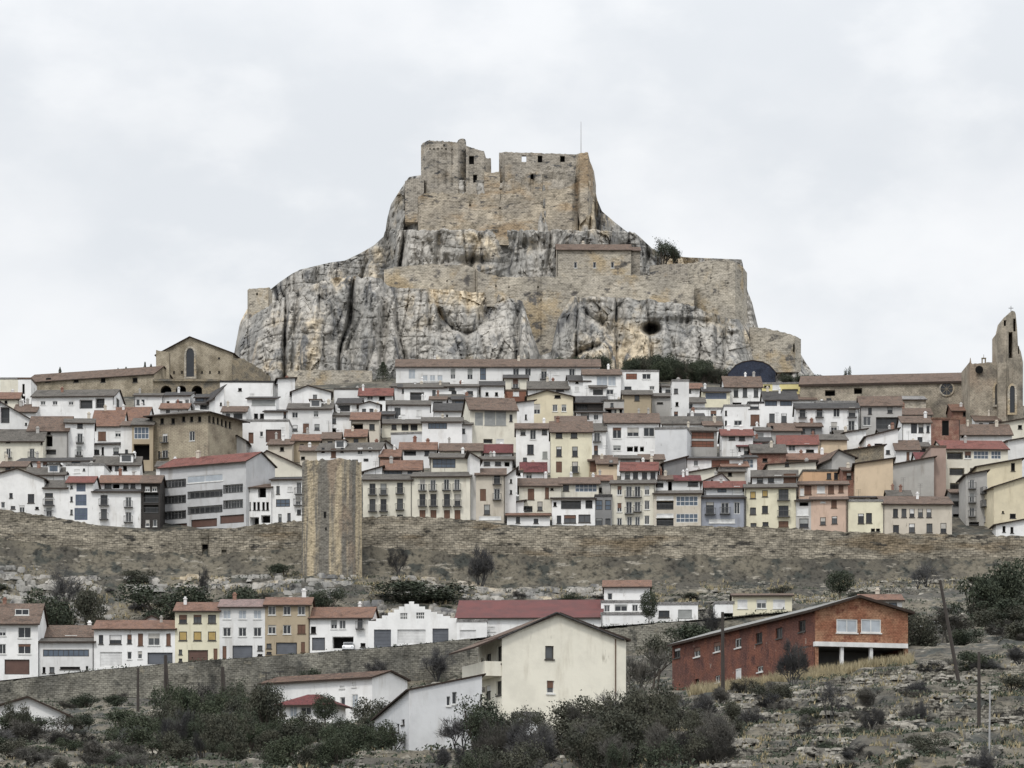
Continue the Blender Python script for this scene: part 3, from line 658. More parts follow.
# ================= left area
H(220,274,381,408,'white','rdark','big blank white wall with one small round window under the church',t='f',win='o 240@389.5 3.6x3;L 252@395 5x3',chim=0,d=12,yaw=2)
H(257,283,384,400,'white','rdark','white block with a thin dark eave beside the blank white wall',t='s',rh=1,win='o 271@392 3.2x5;S 281@393 5x1.8',chim=0,d=9,shift=-8,yaw=6)
H(278,295,378,404,'white','rdark','white house end with a dark sloping roof against the foot of the rock',t='r',rh=-1,win='',chim=1,yaw=8)
H(247,276,398,418,'white','rdark','white block with a long grey shuttered opening in its upper floor',t='s',rh=1.5,win='S 263.5@402.5 23x5.5;o 256,262@416 4x5',chim=0,yaw=0)
H(292,331,391,405,'white','rdark','white gabled house with a dark roof at the left foot of the rock',t='g',rh=6,apex=308,win='w 315@397 4.5x5',chim=0,yaw=4)
H(334,361,388.5,401,'white2','rgrey','plain white wall with a chimney below the stone terrace',t='f',win='',chim=1,yaw=0)
H(359,392,395,403,'white','rred','small white house with a reddish roof beside the dark cypress',rh=7,win='w 370@398 6x4;o 382@398 6x4',yaw=0)
H(241,289,420,446,'white','rflat','white block with a brown garage door below the shuttered house',t='f',win='D 251@438 5x11;w 261.5@434 3.2x5;G 273.5@436 15.5x13',chim=0,yaw=0)
H(264,287,411,421,'white','rdark','small white wall with a dark eave above the brown garage',t='s',rh=1.5,win='o 262@414 3x5;d 285@415 3x6',chim=0,yaw=0)
H(288,332,408,436,'white2','rgrey','pale two-storey house with a wide grey roof left of the tower',rh=5,win='w 295@415 6x6;w 316@414 5x6;d 295@428 5x6;B 306@428 6x9;d 317@427 5x6',yaw=0)
H(337,360,403,413,'white','rdark','white house with a dark loggia below the plain white wall',rh=5,win='k 344@408 12x7;L 355@408 6x5',chim=0)
H(359,380,404,415,'white','rgrey','little white house with two small square windows and round gable',rh=3,win='d 364,371.5@410.5 4x3.6',t='g')
H(325,352,415,434,'white','rgrey','white house with a dark doorway right of the wide grey roof',rh=3,win='d 332@420 8x7;K 332@432 9x8',yaw=0)
H(351,379,419,435,'beige','rterra','brick-and-plaster house with a reddish roof and a dark loggia',rh=7,win='K 357.5@427 11x7;d 372@427 5.5x6',yaw=0)
H(387,430,404,420,'white','rgrey','long low white house with one dark doorway under a grey roof',rh=4,win='o 391.5@413.5 3.5x2;d 397.5@413 6x11;L 419@413 5x6',yaw=2,chim=1)
H(404,446,387,402,'white','rgrey','white house with a wide dark veranda below the long hotel roof',rh=3,win='k 417@396 14x8;d 434@395 3.5x10',yaw=0)
H(382,422,423,434,'cream','rgrey','cream loggia house with three openings above a pale wall',rh=4,win='d 394@427 5x5;k 405,414 @427 7x7',yaw=0,Y=708)
H(391,424,432,452,'palegrey','rflat','pale blue-grey blank wall with a small stair beside it',t='f',win='',chim=0,yaw=-14,rwin='d 425@440 2x6',Y=690)
H(422,462,421,446,'white','rgrey','white house with a long dark-framed gallery window',rh=4,win='q 437.5@426 19x6',yaw=0)
H(317,380,450,470,'white','rgrey','white house with balconies peering over the top of the tower',rh=7,win='d 323@450 3x5;B 333.5@453 5x9;d 342@450 3x5;w 360@451 5x7;w 370@450 4x5;k 355@461 6x3;k 366@460 5x3',yaw=-6)
H(378,394,446,458,'concrete','rgrey','grey rendered gable house right of the house above the tower',t='g',rh=6,win='',chim=0)
H(268,292,444,456,'beige','rbrown','rubble house with a brown roof right of the long red roof',rh=5,win='o 282@449 4x4')
H(292,320,440,452,'tan','rterra','small brown house in the clutter of roofs behind the tower',rh=6,win='d 302@446 4x4')
H(300,324,450,462,'beige','rbrown','beige house with patched roof just behind the top of the tower',rh=5,win='o 303@458 4x3')
# left flank
H(-30,42,425,441,'white2','rgrey','large whitish gable with a dark loggia at the left edge',t='g',rh=24,apex=0,win='k 5@415 9x16;o 26,31@424 2x2.4',chim=0,d=14)
H(-10,43,440,458,'cream','rgrey','cream house with two shuttered balcony doors at the left edge',rh=11,win='o 8@441.5 4x2.6;v 8.5@453 4.5x9;v 32@453 5x9;o 42@443 2.4x3',d=10,yaw=0)
H(33,46,408,414,'white','rbrown','white gable end of a small brown-roofed house on the left',t='g',rh=4,win='',chim=0)
H(14,36,411,416,'white2','rbrown','small house with a worn brown roof beside a white gable on the left',rh=7,win='')
H(28,68,430,457,'grey','rbrown','grey house with a dark balcony under a broad red-brown roof',rh=14,win='o 49@433 3.5x3;K 49@441 7x11;k 49@452 14x5',d=13,yaw=0,chim=0)
H(65,94,422,458,'white','rgrey','narrow white house with three stacked balcony doors',rh=4,win='d 80@425 5.5x6;v 80@438 5.5x9;v 79@451 5.5x9',yaw=6)
H(92,122,425,440,'white','rterra','white house tucked under a large reddish tiled roof on the left',rh=15,win='d 93@436 3x9;B 102@436 8x9;w 118@434 6x6',d=13,yaw=0,chim=2)
H(112,146,420,428,'white2','rterra','reddish tiled roof with white chimneys left of the stone palace',rh=13,win='w 118@424 4x3',d=12,yaw=-4,chim=2)
H(87,121,444,457,'white','rdark','low white house with four small windows left of the white tower house',t='s',rh=1.5,win='d 96.5@452 5.5x5;o 102.7@451 2.4x8;d 116@451 5.5x7;o 126@452 3x6',yaw=-8,chim=0)
H(121,133,425,459,'white','rbrown','slender plain white house beside the glazed galleries',rh=4,win='d 126.5@452.5 3x6',yaw=0,chim=0)
H(132,153,424,461,'tan','rgrey','tan house with a glazed gallery above a big dark loggia',rh=6,win='g 141.5@433 15x12;K 141.5@452 16x16',yaw=0,chim=0)
H(152,208,411,464,'palacestone','rgrey','massive tan stone palace with tiny attic windows and deep dark eaves',t='h',rh=3,win='o 162,173@421 3.6x6;o 183.5,191.5,199.5@419 3.2x5.6;v 165@438 5x9;w 192@436 5.5x10;v 165@454 6x8;o 159@455 2x8',d=14,yaw=-24,anchor='r',rwin=[(209.5,419,2.4,6,'o'),(213.7,420,2.4,6,'o'),(218,421,2.4,6,'o'),(222,422.5,2.4,6,'o'),(226,424,2.4,6,'o'),(230,425,2.4,6,'o')],name='palace',cat='palace',ov=1.3,chim=0,lwin='')
H(211,228,440,451,'beige','rgrey','small beige house with a wide grey-shuttered loggia below the palace',rh=4,win='S 219@445 14x5',yaw=0,chim=0)
H(228,246,440,453,'concrete','rbrown','grey-brown rubble house above the long red roof',t='g',rh=5,win='',chim=0)
H(190,211,447,457,'white','rgrey','tiny white dormer house in front of the stone palace',rh=2,win='d 199@449 3.5x7;o 192.5@450 1.5x4;o 207@451 3x5',yaw=0,chim=0)
H(93,140,464,476,'white','rgrey','white house with a row of dark slot windows under a speckled grey roof',rh=8,win='o 105,110,125@468 4x5;d 117@468 4x5;L 134@468 4x5',yaw=3)
H(17,93,461,470,'white','rdark','long low white house with a row of dark openings on the left',rh=3,win='w 45,51,58@464.5 5x5;q 76@462 9x3;q 84@463 8x3',yaw=-5,chim=1)
H(26,65,474,480,'white2','rgrey','low grey tiled roof between the white gable and the white block',rh=7,win='L 50@477.5 8x3',yaw=0)
H(66,104,464,482,'white','rflat','plain white block with one tiny window above the red roofed house',t='f',win='L 77@471 6x4;o 84@469.5 2x2.2;o 68@473.5 2x2',chim=1,yaw=0)
H(-20,44,478,516,'white','rbrown','huge plain white gable house standing on the wall at far left',t='g',rh=10,apex=17,win='o 13@467 3x1.5;d 11@495.5 3.4x5;d 31@498.5 6.5x9;w 3@505 4x6;d 13@507.5 4.5x3;w 22@509 5.5x7;o 37@508 3.5x2.5',Y=607,d=16,chim=0,yaw=0)
H(44,67,487,522,'white','rgrey','white house with a canopied balcony right of the huge white gable',rh=7,win='d 49@495 8x4;b 49@502 8.5x6;v 49@512 6x9',Y=607,yaw=0,chim=0)
H(67,93,482,527,'white','rred','white house with three stacked blue-framed glazed galleries',rh=6,win='u 81@487.5 9x8;u 81@500 11x11;u 81@514 13x12;d 71.5@486,499,512 2.4x5',Y=607,yaw=0,chim=0)
H(93,142,491,533,'white','rdark','broad white house on the wall with quoins and four iron balconies',t='e',rh=2,win='b 104@500 7x10;b 104@514 6x10;v 128.5@502 6x10;v 128.5@517 6x10;L 124,131@527 5x4',Y=607,yaw=0,chim=0,d=8)
H(99,141,482,491,'white2','rterra','attic with a red roof set back on top of the broad white house',rh=7,win='d 108@486 7x5;K 116@486 7x5;d 126,133@486 5x4.5',Y=617,yaw=0,chim=2)
H(141,160,482,532,'darkwood','rbrown','narrow house clad in dark timber galleries beside the long red roof',rh=7,win='w 147.5@489 5x5;w 154.5@489 5x5;k 151@498 15x10;k 151@509 15x8;w 147.5@523 4x7;w 155@523 4x7',Y=607,yaw=0,chim=0)
H(156,175,466,478,'white','rgrey','small white house with dark roof above the left end of the red roof',rh=5,win='w 162@468 6x4',yaw=0,chim=1)
# long balcony block
H(160,246,460,530,'blockgrey','rred','long apartment block with continuous glazed balconies and a bright red roof',rh=8,yaw=-30,anchor='r',Y=607,d=9,ov=.6,
  win=[(174,483.5,24,10,'m'),(205,478.5,36,10,'p'),(233,471.5,20,10,'m'),(174,499.5,24,10,'m'),(205,494,35,10,'m'),(233,488.5,20,10,'m'),(174,515,24,10,'m'),(205,509.5,35,10,'m'),(233,504,20,10,'m'),(176,526.5,22,7,'G'),(204,523,26,10,'G'),(232,519,24,10,'G')],name='apartment_block',cat='apartment block',rwin='',chim=1)
H(246,302,466,490,'cream','rred','wide cream gable wall rising behind the timbered white house',t='g',rh=16,apex=267,win='',Y=622,d=14,chim=1,yaw=0)
H(246,271,487,528,'white','rbrown','white timber-framed house with five slit windows beside the balcony block',rh=3,win='d 248.5@489 2x5;K 262@492 8x11;o 249.5,254.5,258.5,263.5,267.5@506 2.6x8;K 254.5@521 9x8;K 266@519 10x8',Y=608,yaw=-8,chim=1)
H(271,302,479,523,'white','rdark','white three-storey house hard against the left side of the tower',rh=2,win='d 278@490 3.4x8;L 290@489 5x5;q 283@503 14x8;v 299@488 5x12;v 298@501 5x8;d 280@518 3.4x8;d 289@517 3.4x8;d 299@512 4x5',Y=608,yaw=-8,chim=0)
# ================= centre
H(396,600,366,384,'white2','rbrown','very long two-storey inn with a brown roof along the foot of the rock',rh=7,d=12,yaw=0,win='p 412@374 7x10;p 425,432.5,440@378 5.5x6;w 453@374 5x10;w 470@374 5.5x11;q 483@374 6x12;w 516@372 6x8;w 528@372 6x8;v 544@374 6x10;L 556@371.5 6x7;w 572@373 6x9;w 590@372 5x6',name='inn',cat='inn',chim=2)
H(391,446,386,390,'white2','rgrey','low grey lean-to roof in front of the left end of the long inn',rh=3,win='',chim=1)
H(445,478,386,402,'white','rgrey','white stepped house with dark balconies below the long inn',rh=2,win='d 452@389 6x3;d 454@393 5x4;d 460@400 5x3;d 470@393 6x4',yaw=0)
H(480,504,385,397,'white','rdark','low white house with two tiny square windows under a dark roof',rh=4,win='o 487,496.5@394 3x3.6',chim=0,yaw=0)
H(504,528,377.5,389,'cream','rdark','cream house with a glazed balcony door under a black eave',rh=3,win='v 515.5@383.5 6x9',chim=0,yaw=0)
H(505,526,390,398,'brick','rbrown','small brick-red storey with a white shutter beneath the black eave',t='f',win='L 516@393.5 6x5',chim=0,yaw=0,shift=4,hid=6)
H(528,569,388,397,'white2','rgrey','low house with a long dark grey roof behind the yellow gable',rh=7,win='d 560@390 8x3',chim=1,yaw=0)
H(569,590,380,396,'white','rdark','white house with one tiny window right of the dark grey roof',rh=5,win='o 577@382.5 3x2;L 577@389 4.5x5',chim=0,yaw=3)
H(583,621,374,396,'white','rbrown','white house with a big pale-blue glazed front beside the inn',rh=5,win='p 602@381 11x10;p 594@381 5x10;p 612@381 8x10;w 597@392 7x5;w 610@392 7x5',chim=1,yaw=0)
H(621,659,370.5,396,'white','rflat','bright white modern house with an orange-brown shutter at upper centre',t='f',win='r 631.5@376.5 11x6;w 646.5@376.5 8.5x5.5;d 628@388 7x3;w 652@388 5x4',chim=0,yaw=0)
H(641,659,383,390,'white','rdark','small dark lean-to against the bright modern house',t='s',rh=1.5,win='w 650@387 5x3.6',chim=0,yaw=0,shift=-6)
H(623,652,394,409,'tan','rgrey','small tan stone house with one dark window above the dormer roof',rh=4,win='d 637@397.5 5x6.5',chim=0,yaw=0)
H(652,671,396,407,'concrete','rgrey','low concrete lean-to beside the small tan stone house',t='s',rh=3,win='o 660@403 6x1.6',chim=0,yaw=0)
H(672,689,380,417,'white2','rflat','slim stepped whitewashed tower house in the right centre',t='f',win='d 676@391 4x5;o 677@404 3x4;d 676@414 4x5',chim=2,yaw=0,d=6)
H(662,674,386,396,'white','rgrey','tiny white house with dark eave left of the stepped tower house',rh=2,win='d 668@391 5x3',yaw=0,chim=0)
H(682,702,388,397,'white','rterra','small house with a terracotta roof right of the stepped tower house',rh=5,win='d 689@391 4x4;L 697@391 3x4',yaw=0,chim=1)
H(703,730,391,407,'paleyellow','rdark','house with a blue-paned gallery over a cream yellow parapet',rh=4,win='u 716@396 21x6',yaw=0,chim=1)
H(685,705,402,412,'white','rgrey','white house with dark window below the terracotta roof',rh=5,win='d 690@406 5x4',yaw=0,chim=0)
H(692,726,408,418,'white','rflat','plain white parapet wall with one window below the blue-paned gallery',t='f',win='w 713.5@413.5 6.5x6',yaw=0,chim=0)
H(725,762,386,406,'white','rbrown','tall white house with three long windows under a brown skylit roof',rh=10,win='w 736@392,; ' if False else 'd 736,745,756@392.5 4.5x9;o 737@403.5 9x2;d 753@406 12x7',yaw=2,chim=2)
H(724,750,405,430,'white','rflat','white cube of a house with a single low window beside black timber doors',t='f',win='w 738@423 8x5;o 726@413,423 2x5',yaw=0,chim=0)
H(748,764,402,431,'white','rdark','narrow white house with a tall brown double door',t='f',win='d 753@406 12x6;B 755@420 9x11',yaw=0,chim=0)
H(764,797,399,424,'white','rdark','white house with two wide dark galleries under a black roof',rh=8,win='q 771@403.5 12x5;q 786@403.5 12x5;d 772,784@418 5.5x9',yaw=0,chim=2)
H(762,803,383,395,'brightyellow','rflat','bright yellow flat-topped house right below the castle hill',t='f',win='o 767@386.5 6x2.4;L 776@387 7x6;d 790@390 16x2',yaw=-4,chim=0)
H(796,816,399,404,'white','rbrown','small brown-roofed house right of the bright yellow block',rh=5,win='',yaw=0,chim=1)
H(816,859,401,409,'white','rflat','low white parapet house above the black and white timbered row',t='f',win='d 829@399 5x2',yaw=2,chim=2)
H(796,859,408,435,'white','rdark','black and white timbered row of two storeys with iron balconies',rh=5,win='b 802.5@413.5 6x8;b 819.5@412.5 6x9;w 836.5@412.5 6.5x9;b 852@412 7x10;d 802@426 6x8;d 819@427 6x9;v 834@427 6.5x10;v 851.5@425.5 6.5x10',yaw=-2,chim=0,name='timbered_house')
H(860,902,405,434,'grey','rbrown','grey-beige house with a brown roof and a long glass balcony',rh=9,win='d 870@411 3.6x6.5;d 890@409.5 5x7;w 867@421 8x9;k 887@423 22x12',yaw=-2,chim=0)
H(902,931,422,448,'white','rbrown','white house with two dark double windows left of the brick belfry',rh=6,win='d 914@428.5 6x10;d 921@428 5x9;d 928@428 3x9;d 920@440.5 5x7',yaw=0,chim=1)
H(770,801,430,437,'concrete','rbrown','low house with a brown roof in front of the black timber gallery house',rh=7,win='o 772@427 3x3',yaw=0,chim=0)
H(756,771,430,446,'white2','rgrey','small pale house with one wide shuttered window left of the red tiled roof',rh=3,win='S 760@437 7x8',yaw=0,chim=1)
H(778,818,444,455,'white','rred','white house under a wide bright red tiled roof at right centre',rh=9,win='w 792@448 7x6;L 807@446 5x5;o 810@451 8x3',yaw=-3,chim=1)
H(820,847,439,451,'peach','rgrey','pale peach wall under a thin brown roof right of the red tiled roof',rh=5,win='',yaw=3,chim=0)
H(845,866,432,448,'white','rbrown','white blank gable wall behind the peach wall',t='r',rh=-4,win='',chim=0,yaw=8)
H(866,898,436,456,'white','rdark','white gable with a big black window right of the blank gable',t='r',rh=-8,win='o 869@447 4x4;o 878.5@447.5 8x8;d 888@452 4x4',chim=0,yaw=0)
H(880,906,432,441,'concrete','rdark','small grey house with dark openings below the glass balcony house',rh=3,win='d 887@439 8x3;d 896@438 5x4',yaw=0)
H(846,884,450,468,'masonry','rbrown','old rough stone wall house with a sloping brown verge',t='r',rh=-6,win='',chim=0,yaw=4)
H(832,855,456,478,'concrete','rbrown','plain grey concrete gable above the orange wall',t='g',rh=7,apex=838,win='',chim=0,yaw=12)
H(784,832,459,464,'peach','rterra','long low terracotta roof left of the grey concrete gable',rh=6,win='w 823@462 8x5',chim=2,yaw=0)
H(752,786,452,466,'brickdull','rgrey','dull brick house with a small dark window and grey roof',rh=8,win='o 765@460 5x3.5',chim=1,yaw=0)
H(768,816,464,474,'cream','rdark','cream wall with a black sloping verge above the pale yellow house',t='r',rh=-3,win='d 787@464 4x5;L 795@467 12x5',chim=1,yaw=0)
H(803,846,470,484,'orange','rgrey','orange and ochre stained wall with two small dark windows',t='f',win='d 829@476 4.5x6;d 836@476 4x7',chim=0,yaw=0)
H(855,893,463,500,'peach','rgrey','large bare peach coloured party wall with a stepped top',t='l',rh=5,win='',chim=0,yaw=-4)
H(892,934,464,492,'concrete','rflat','bare pale concrete party wall right of the peach wall',t='r',rh=-8,win='',chim=0,yaw=4)
H(843,856,470,492,'brickdull','rbrown','narrow dull brick side house between the orange and peach walls',rh=3,win='d 849@476 5x6',chim=1,yaw=0)
H(896,920,449,460,'white2','rbrown','low brown-roofed house left of the dark red roof near the belfry',rh=9,win='B 908@456 3x8',chim=0,yaw=0)
H(917,932,459,477,'white','rdarkred','small white house with a dark red roof beside the brick apartment side',rh=7,win='d 926@463 4x5;d 927@470 4x5',chim=0,yaw=0)
# ================= centre middle rank
H(470,517,408,443,'cream','rbrown','large cream house with grey shutters and a long redwood balcony',rh=11,win='S 479@419 8x13;S 490@418 11x14;S 501@418 10x14;d 511@418 3x7;r 492@429.5 34x11;k 488@441 9x4;L 500@441 8x4',d=12,yaw=8,rwin='',chim=0,ov=.8)
H(517,534,402,426,'white','rbrown','white gable side with narrow slits right of the redwood balcony',t='r',rh=-3,win='o 516@414 2x6;o 526@417 2x5',chim=0,yaw=18,d=9)
H(527,573,396,417,'yellow','rbrown','soft yellow gabled house with three shuttered windows near the centre',t='g',rh=6,apex=547,win='o 557.5@396.5 6x3;w 537@409 6.5x10;w 555,564@408 5x7;o 573@406 2x3',chim=0,yaw=0,d=14)
H(575,607,402,414,'darkwood','rdark','dark timber gallery house right of the soft yellow gable',rh=6,win='k 582@406 11x7;w 592@406 9x7;o 603@402 4x3',chim=0,yaw=0)
H(577,607,412,425,'white2','rdark','grey-white storey with a small window beneath the dark timber gallery',t='s',rh=1,win='d 585@416 8x6;w 596@417 5x6;k 583@423 8x5',chim=0,yaw=0)
H(434,470,410,421,'white2','rdark','low white house with a black roof left of the large cream house',rh=7,win='o 447@416 2x3',chim=1,yaw=0)
H(440,472,424,445,'white','rgrey','blank whitewashed house with a small dark corner window',t='s',rh=4,win='d 463@431 4x5',chim=0,yaw=0)
H(516,551,428,463,'white','rbrown','tall white house with dark-framed windows left of the cream yellow one',rh=5,win='d 523@432.5 5x5;w 533@434.5 6x10;d 544.5@432 5x5;d 530.5@449.5 6.5x10;d 525@459.5 4x4;S 545@455 5x7',chim=1,yaw=0)
H(551,592,431,475,'paleyellow','rbrown','pale yellow three-storey house with six dark windows at the centre',rh=10,win='d 559,574@434.5 6.5x7;d 559,575@451.5 5.5x10;B 559@467 6x11;b 575@467 6x11',chim=1,yaw=0,d=11)
H(592,606,430,455,'white','rgrey','narrow white house with a balcony right of the pale yellow house',rh=7,win='v 597@437 6x9;d 596@450 4x9',chim=0,yaw=0)
H(605,659,422,453,'white','rbrown','white house with a round dormer and three big upper windows',rh=9,win='w 617@433 9x11;w 633@432 12x9;w 649@432 11x9;w 617@448 8x5;K 630@449 6x5;K 636@449 4x6;K 642@449 4x5',chim=2,yaw=0,d=12)
H(655,687,428,456,'palegrey','rflat','blank pale grey party wall right of the dormer house',t='f',win='',chim=0,yaw=-8,d=12)
H(662,722,423,431,'white','rgrey','low white wing under a very long grey-brown roof',rh=7,win='',chim=1,yaw=0)
H(687,717,430,450,'concrete','rgrey','house with two bands of orange-red shutters at right centre',rh=3,win='r 700.5@435.5 27x6.5;r 700.5@444 27x6',chim=1,yaw=4)
H(722,753,435,457,'white2','rred','white house with a red tiled roof and two dark windows at right centre',rh=6,win='d 732@438 6x4;d 742@438.5 6x4',chim=2,yaw=0)
H(738,762,446,459,'white','rdarkred','white house with a small dark red lean-to roof and two windows',rh=3,win='d 738.5@449 4x4;d 746.5@450.5 5x8;w 752@450 3x7',chim=0,yaw=0)
H(686,743,458,475,'white','rdark','wide white house with a rose-coloured shuttered bay under a black eave',t='e',rh=1.5,win='w 696@463 4.5x6;r 720.5@465 18x10;L 736@463 8x6',chim=0,yaw=0,d=8)
H(742,757,457,472,'white','rdark','white house with stacked glazed timber balconies at right centre',rh=2,win='g 748@463.5 11x9',chim=0,yaw=0)
H(440,482,450,458,'cream','rbrown','long brown roofed house behind the attic galleries left of centre',rh=7,win='d 463@452 6x3',chim=1,yaw=0)
H(484,512,452,459,'white','rdarkred','white house with a deep red roof above the beige balcony house',rh=8,win='L 492@455 18x3',chim=1,yaw=0)
H(480,513,459,468,'white2','rgrey','white attic with two dark windows beneath the deep red roof',rh=3,win='d 487,498@463.5 6x4;K 507@464 5x5',chim=2,yaw=0)
H(521,546,471,480,'white','rdarkred','small white annex with a sloping maroon roof at centre',rh=9,win='w 529@475 6x7;d 516@473 4x4',chim=1,yaw=0,d=8)
H(513,523,471,486,'white','rgrey','slim white stair tower left of the maroon roofed annex',t='f',win='o 519@474 3x3',chim=1,yaw=0,d=5)
H(589,612,460,476,'tan','rbrown','tan house with a closed brown shutter right of the pale yellow house',rh=5,win='B 594@466 8x12;o 604@466 3x5',chim=0,yaw=0)
H(597,617,463,481,'peach','rbrown','pinkish house with a small dark window left of the cream balcony house',rh=6,win='d 611@463 4x6',chim=1,yaw=0)
H(616,640,458,466,'white','rgrey','small white house with a grey shuttered dormer above the red attic roof',rh=3,win='S 628@461 15x5',chim=0,yaw=0)
H(640,664,459,466,'beige','rbrown','small beige house with brown roof beside the shuttered dormer',rh=5,win='w 646@461 7x4',chim=1,yaw=0)
H(664,686,462,480,'greydark','rbrown','dark grey rendered gable behind the white chimney tower',t='r',rh=-6,win='',chim=0,yaw=6)
H(687,716,472,484,'cream','rred','cream house with a sloping red roof and one glazed window',t='r',rh=-5,win='',chim=2,yaw=0)
# ================= front row on the wall, centre
H(363,412,479,521,'cream','rgrey','cream house with six dark balcony doors just right of the tower',rh=5,win='b 372.5,383.5@489 6x11;b 400@488 6x11;b 372.5,383.5@505 6x12;b 400@504 6x11;d 384@517 6x4;d 400@516.5 6x4',Y=608,d=12,yaw=0,chim=0)
H(381,421,469,480,'white2','rterra','glazed attic under a terracotta roof on the cream house by the tower',rh=9,win='q 393@472.5 18x7;q 413@472 11x7',Y=616,d=9,yaw=0,chim=1)
H(364,382,471,481,'white','rgrey','white blank attic gable right beside the top of the tower',t='l',rh=5,win='',Y=615,d=8,yaw=0,chim=0)
H(412,470,476,522,'cream','rgrey','cream house with twelve dark green shuttered balcony doors',rh=4,win='v 422.5,433@485 5.5x11;v 446.5,457@484.5 5.5x11;b 422.5,433.5,447,457.5@500 6x12;B 422.5,433.5,447,457.5@514.5 6x9',Y=608,d=12,yaw=-3,chim=0)
H(430,470,457,476,'cream','rgrey','long glazed attic gallery on top of the twelve-door cream house',rh=4,win='q 444@463.5 23x9;q 461@463 11x9',Y=617,d=9,yaw=0,chim=1)
H(470,480,452,524,'white2','rgrey','plain narrow whitish gable end right of the twelve-door house',t='l',rh=-6,win='',Y=609,d=10,yaw=4,chim=0)
H(476,505,474,524,'beige','rbrown','beige house with balconies and a white awning over its ground floor',rh=6,win='b 497@479.5 6x9;B 483@495 6x12;v 497@494 6x11;d 487@509.5 6x10;L 490@518 22x3.5',Y=608,d=11,yaw=0,chim=0)
H(505,516,476,505,'white2','rbrown','tall narrow white side wall right of the white awning',t='r',rh=-8,win='o 511@481,492 2x4',Y=610,d=9,yaw=0,chim=0)
H(507,550,515,528,'white','rterra','low whitewashed houses with small porch roof hugging the wall at centre',t='s',rh=2,win='d 518@520 4x6;d 536@521 4.5x4.5;o 525@508 3x4',Y=606,d=4,yaw=0,chim=0)
H(505,524,503,516,'white','rgrey','small white gable with tall white chimneys behind the low whitewashed houses',t='r',rh=-3,win='',Y=611,d=5,yaw=0,chim=2)
H(519,561,485,515,'cream','rbrown','cream house with an iron balcony and brown roof behind the low white house',rh=7,win='B 531@494 6.5x11;B 547@493 4x11;o 552@489 3x2;k 526@509 13x6;d 540@506 5x9;L 546@507 7x8',Y=612,d=11,yaw=0,chim=1)
H(560,599,483,498,'cream','rbrown','cream house with a white enclosed gallery under a long brown roof',rh=6,win='d 566@488 6x6;g 586@487.5 22x9',Y=613,d=11,yaw=0,chim=2)
H(552,595,498,526,'white','rdark','white building with a deep dark loggia over three ground floor windows',t='s',rh=1,win='k 571@504.5 20x9;w 580@504 5x9;k 589@504 7x9;o 555@504 3x4;d 559@519.5 4.5x8;d 570@519 12x8;d 584.5@518.5 12x8',Y=607,d=7,yaw=0,chim=0)
H(595,612,495,527,'greydark','rdark','modern grey glazed house with thin white posts',t='f',win='q 599@505 7x10;q 608@505 6x10;d 599@522 7x7;d 608@522 5x7',Y=607,d=9,yaw=0,chim=0)
H(595,612,480,496,'grey','rterra','grey house with terracotta roof above the modern grey glazed house',rh=5,win='o 600@490 4x5',Y=618,d=9,yaw=0,chim=1)
H(611,655,483,527,'cream','rgrey','cream four-bay apartment house with central balconies on the wall',rh=3,win='w 619.5,647@490.5 5x9;v 629,637.5@491.5 6x11;w 619.5@507.5 5x9;w 647@505 5x9;v 629@507.5 6x12;v 637.5@506.5 6x10;w 619.5@522 5x8;w 629.5,637.5@521 5x9;w 647@520 5x9',Y=608,d=10,yaw=-3,chim=0)
H(621,657,470,483,'white2','rred','attic with four square windows and a red roof on the four-bay house',rh=8,win='d 627.5,635.5,644.5,653@475.5 5x6.5',Y=616,d=9,yaw=-3,chim=0)
H(656,672,479,492,'white','rbrown','white attic house with a dark terrace beside a tall white chimney',rh=4,win='k 660@485 7x5;o 661@482 2x2',Y=617,d=8,yaw=0,chim=2)
H(654,701,493,526,'beige','rgrey','beige terrace house with white awnings and broad glazed bays',rh=2.5,win='L 665@498 17x4;k 665@505 17x9;g 687@501 22x10;L 665@515.5 17x4;k 665@522 17x8;g 687@518 22x9',Y=607,d=10,yaw=-4,chim=0)
H(668,700,480,492,'white2','rdarkred','attic with one broad window behind a brown roof terrace',rh=5,win='d 693@483 10x6',Y=617,d=8,yaw=0,chim=2)
H(701,745,497,527,'bluegrey','rdark','blue-grey rendered house with white-framed doors and a long balcony',t='e',rh=2,win='b 710@508 8x12;v 725@508 8x11;w 737@508 6x12;L 722@521 26x4;w 737@521 5x3',Y=607,d=9,yaw=0,chim=0)
H(705,745,487,497,'palegrey','rred','pale roof terrace storey under a red roof above the blue-grey house',rh=6,win='q 722@490 9x5;L 737@489 6x6',Y=617,d=9,yaw=-2,chim=1)
H(702,730,481,490,'white','rgrey','white gable with one tiny round window behind the red roof terrace',t='g',rh=8,apex=722,win='o 712@480.5 2x2',Y=630,d=8,yaw=0,chim=1)
H(745,796,487,528,'paleyellow','rgrey','pale yellow house with six small windows and two stacked balconies',rh=3,win='y 753@495 5.5x7;y 765@493.5 5.5x6.5;T 783.5@494.5 10x11;d 753@511 6x7;d 765@509.5 6x7.5;b 783.5@511 10x11;d 753.5@525 6x4;d 765.5@524 6x4;B 783.5@524 10x6',Y=608,d=11,yaw=-3,chim=0)
H(752,797,476,487,'white2','rgrey','dark shuttered attic storey above the pale yellow wall house',rh=6,win='d 760@479.5 6x7;d 771@479 6x7;L 778@478.5 7x7;B 790@478 13x9;L 799@479 4x8',Y=617,d=9,yaw=-4,chim=0)
H(796,811,500,529,'grey','rdark','narrow house with a big white awning left of the salmon facade',t='s',rh=1,win='K 804@504 9x4;L 802.5@511.5 12x8;d 804@523 9x9',Y=607,d=8,yaw=0,chim=0)
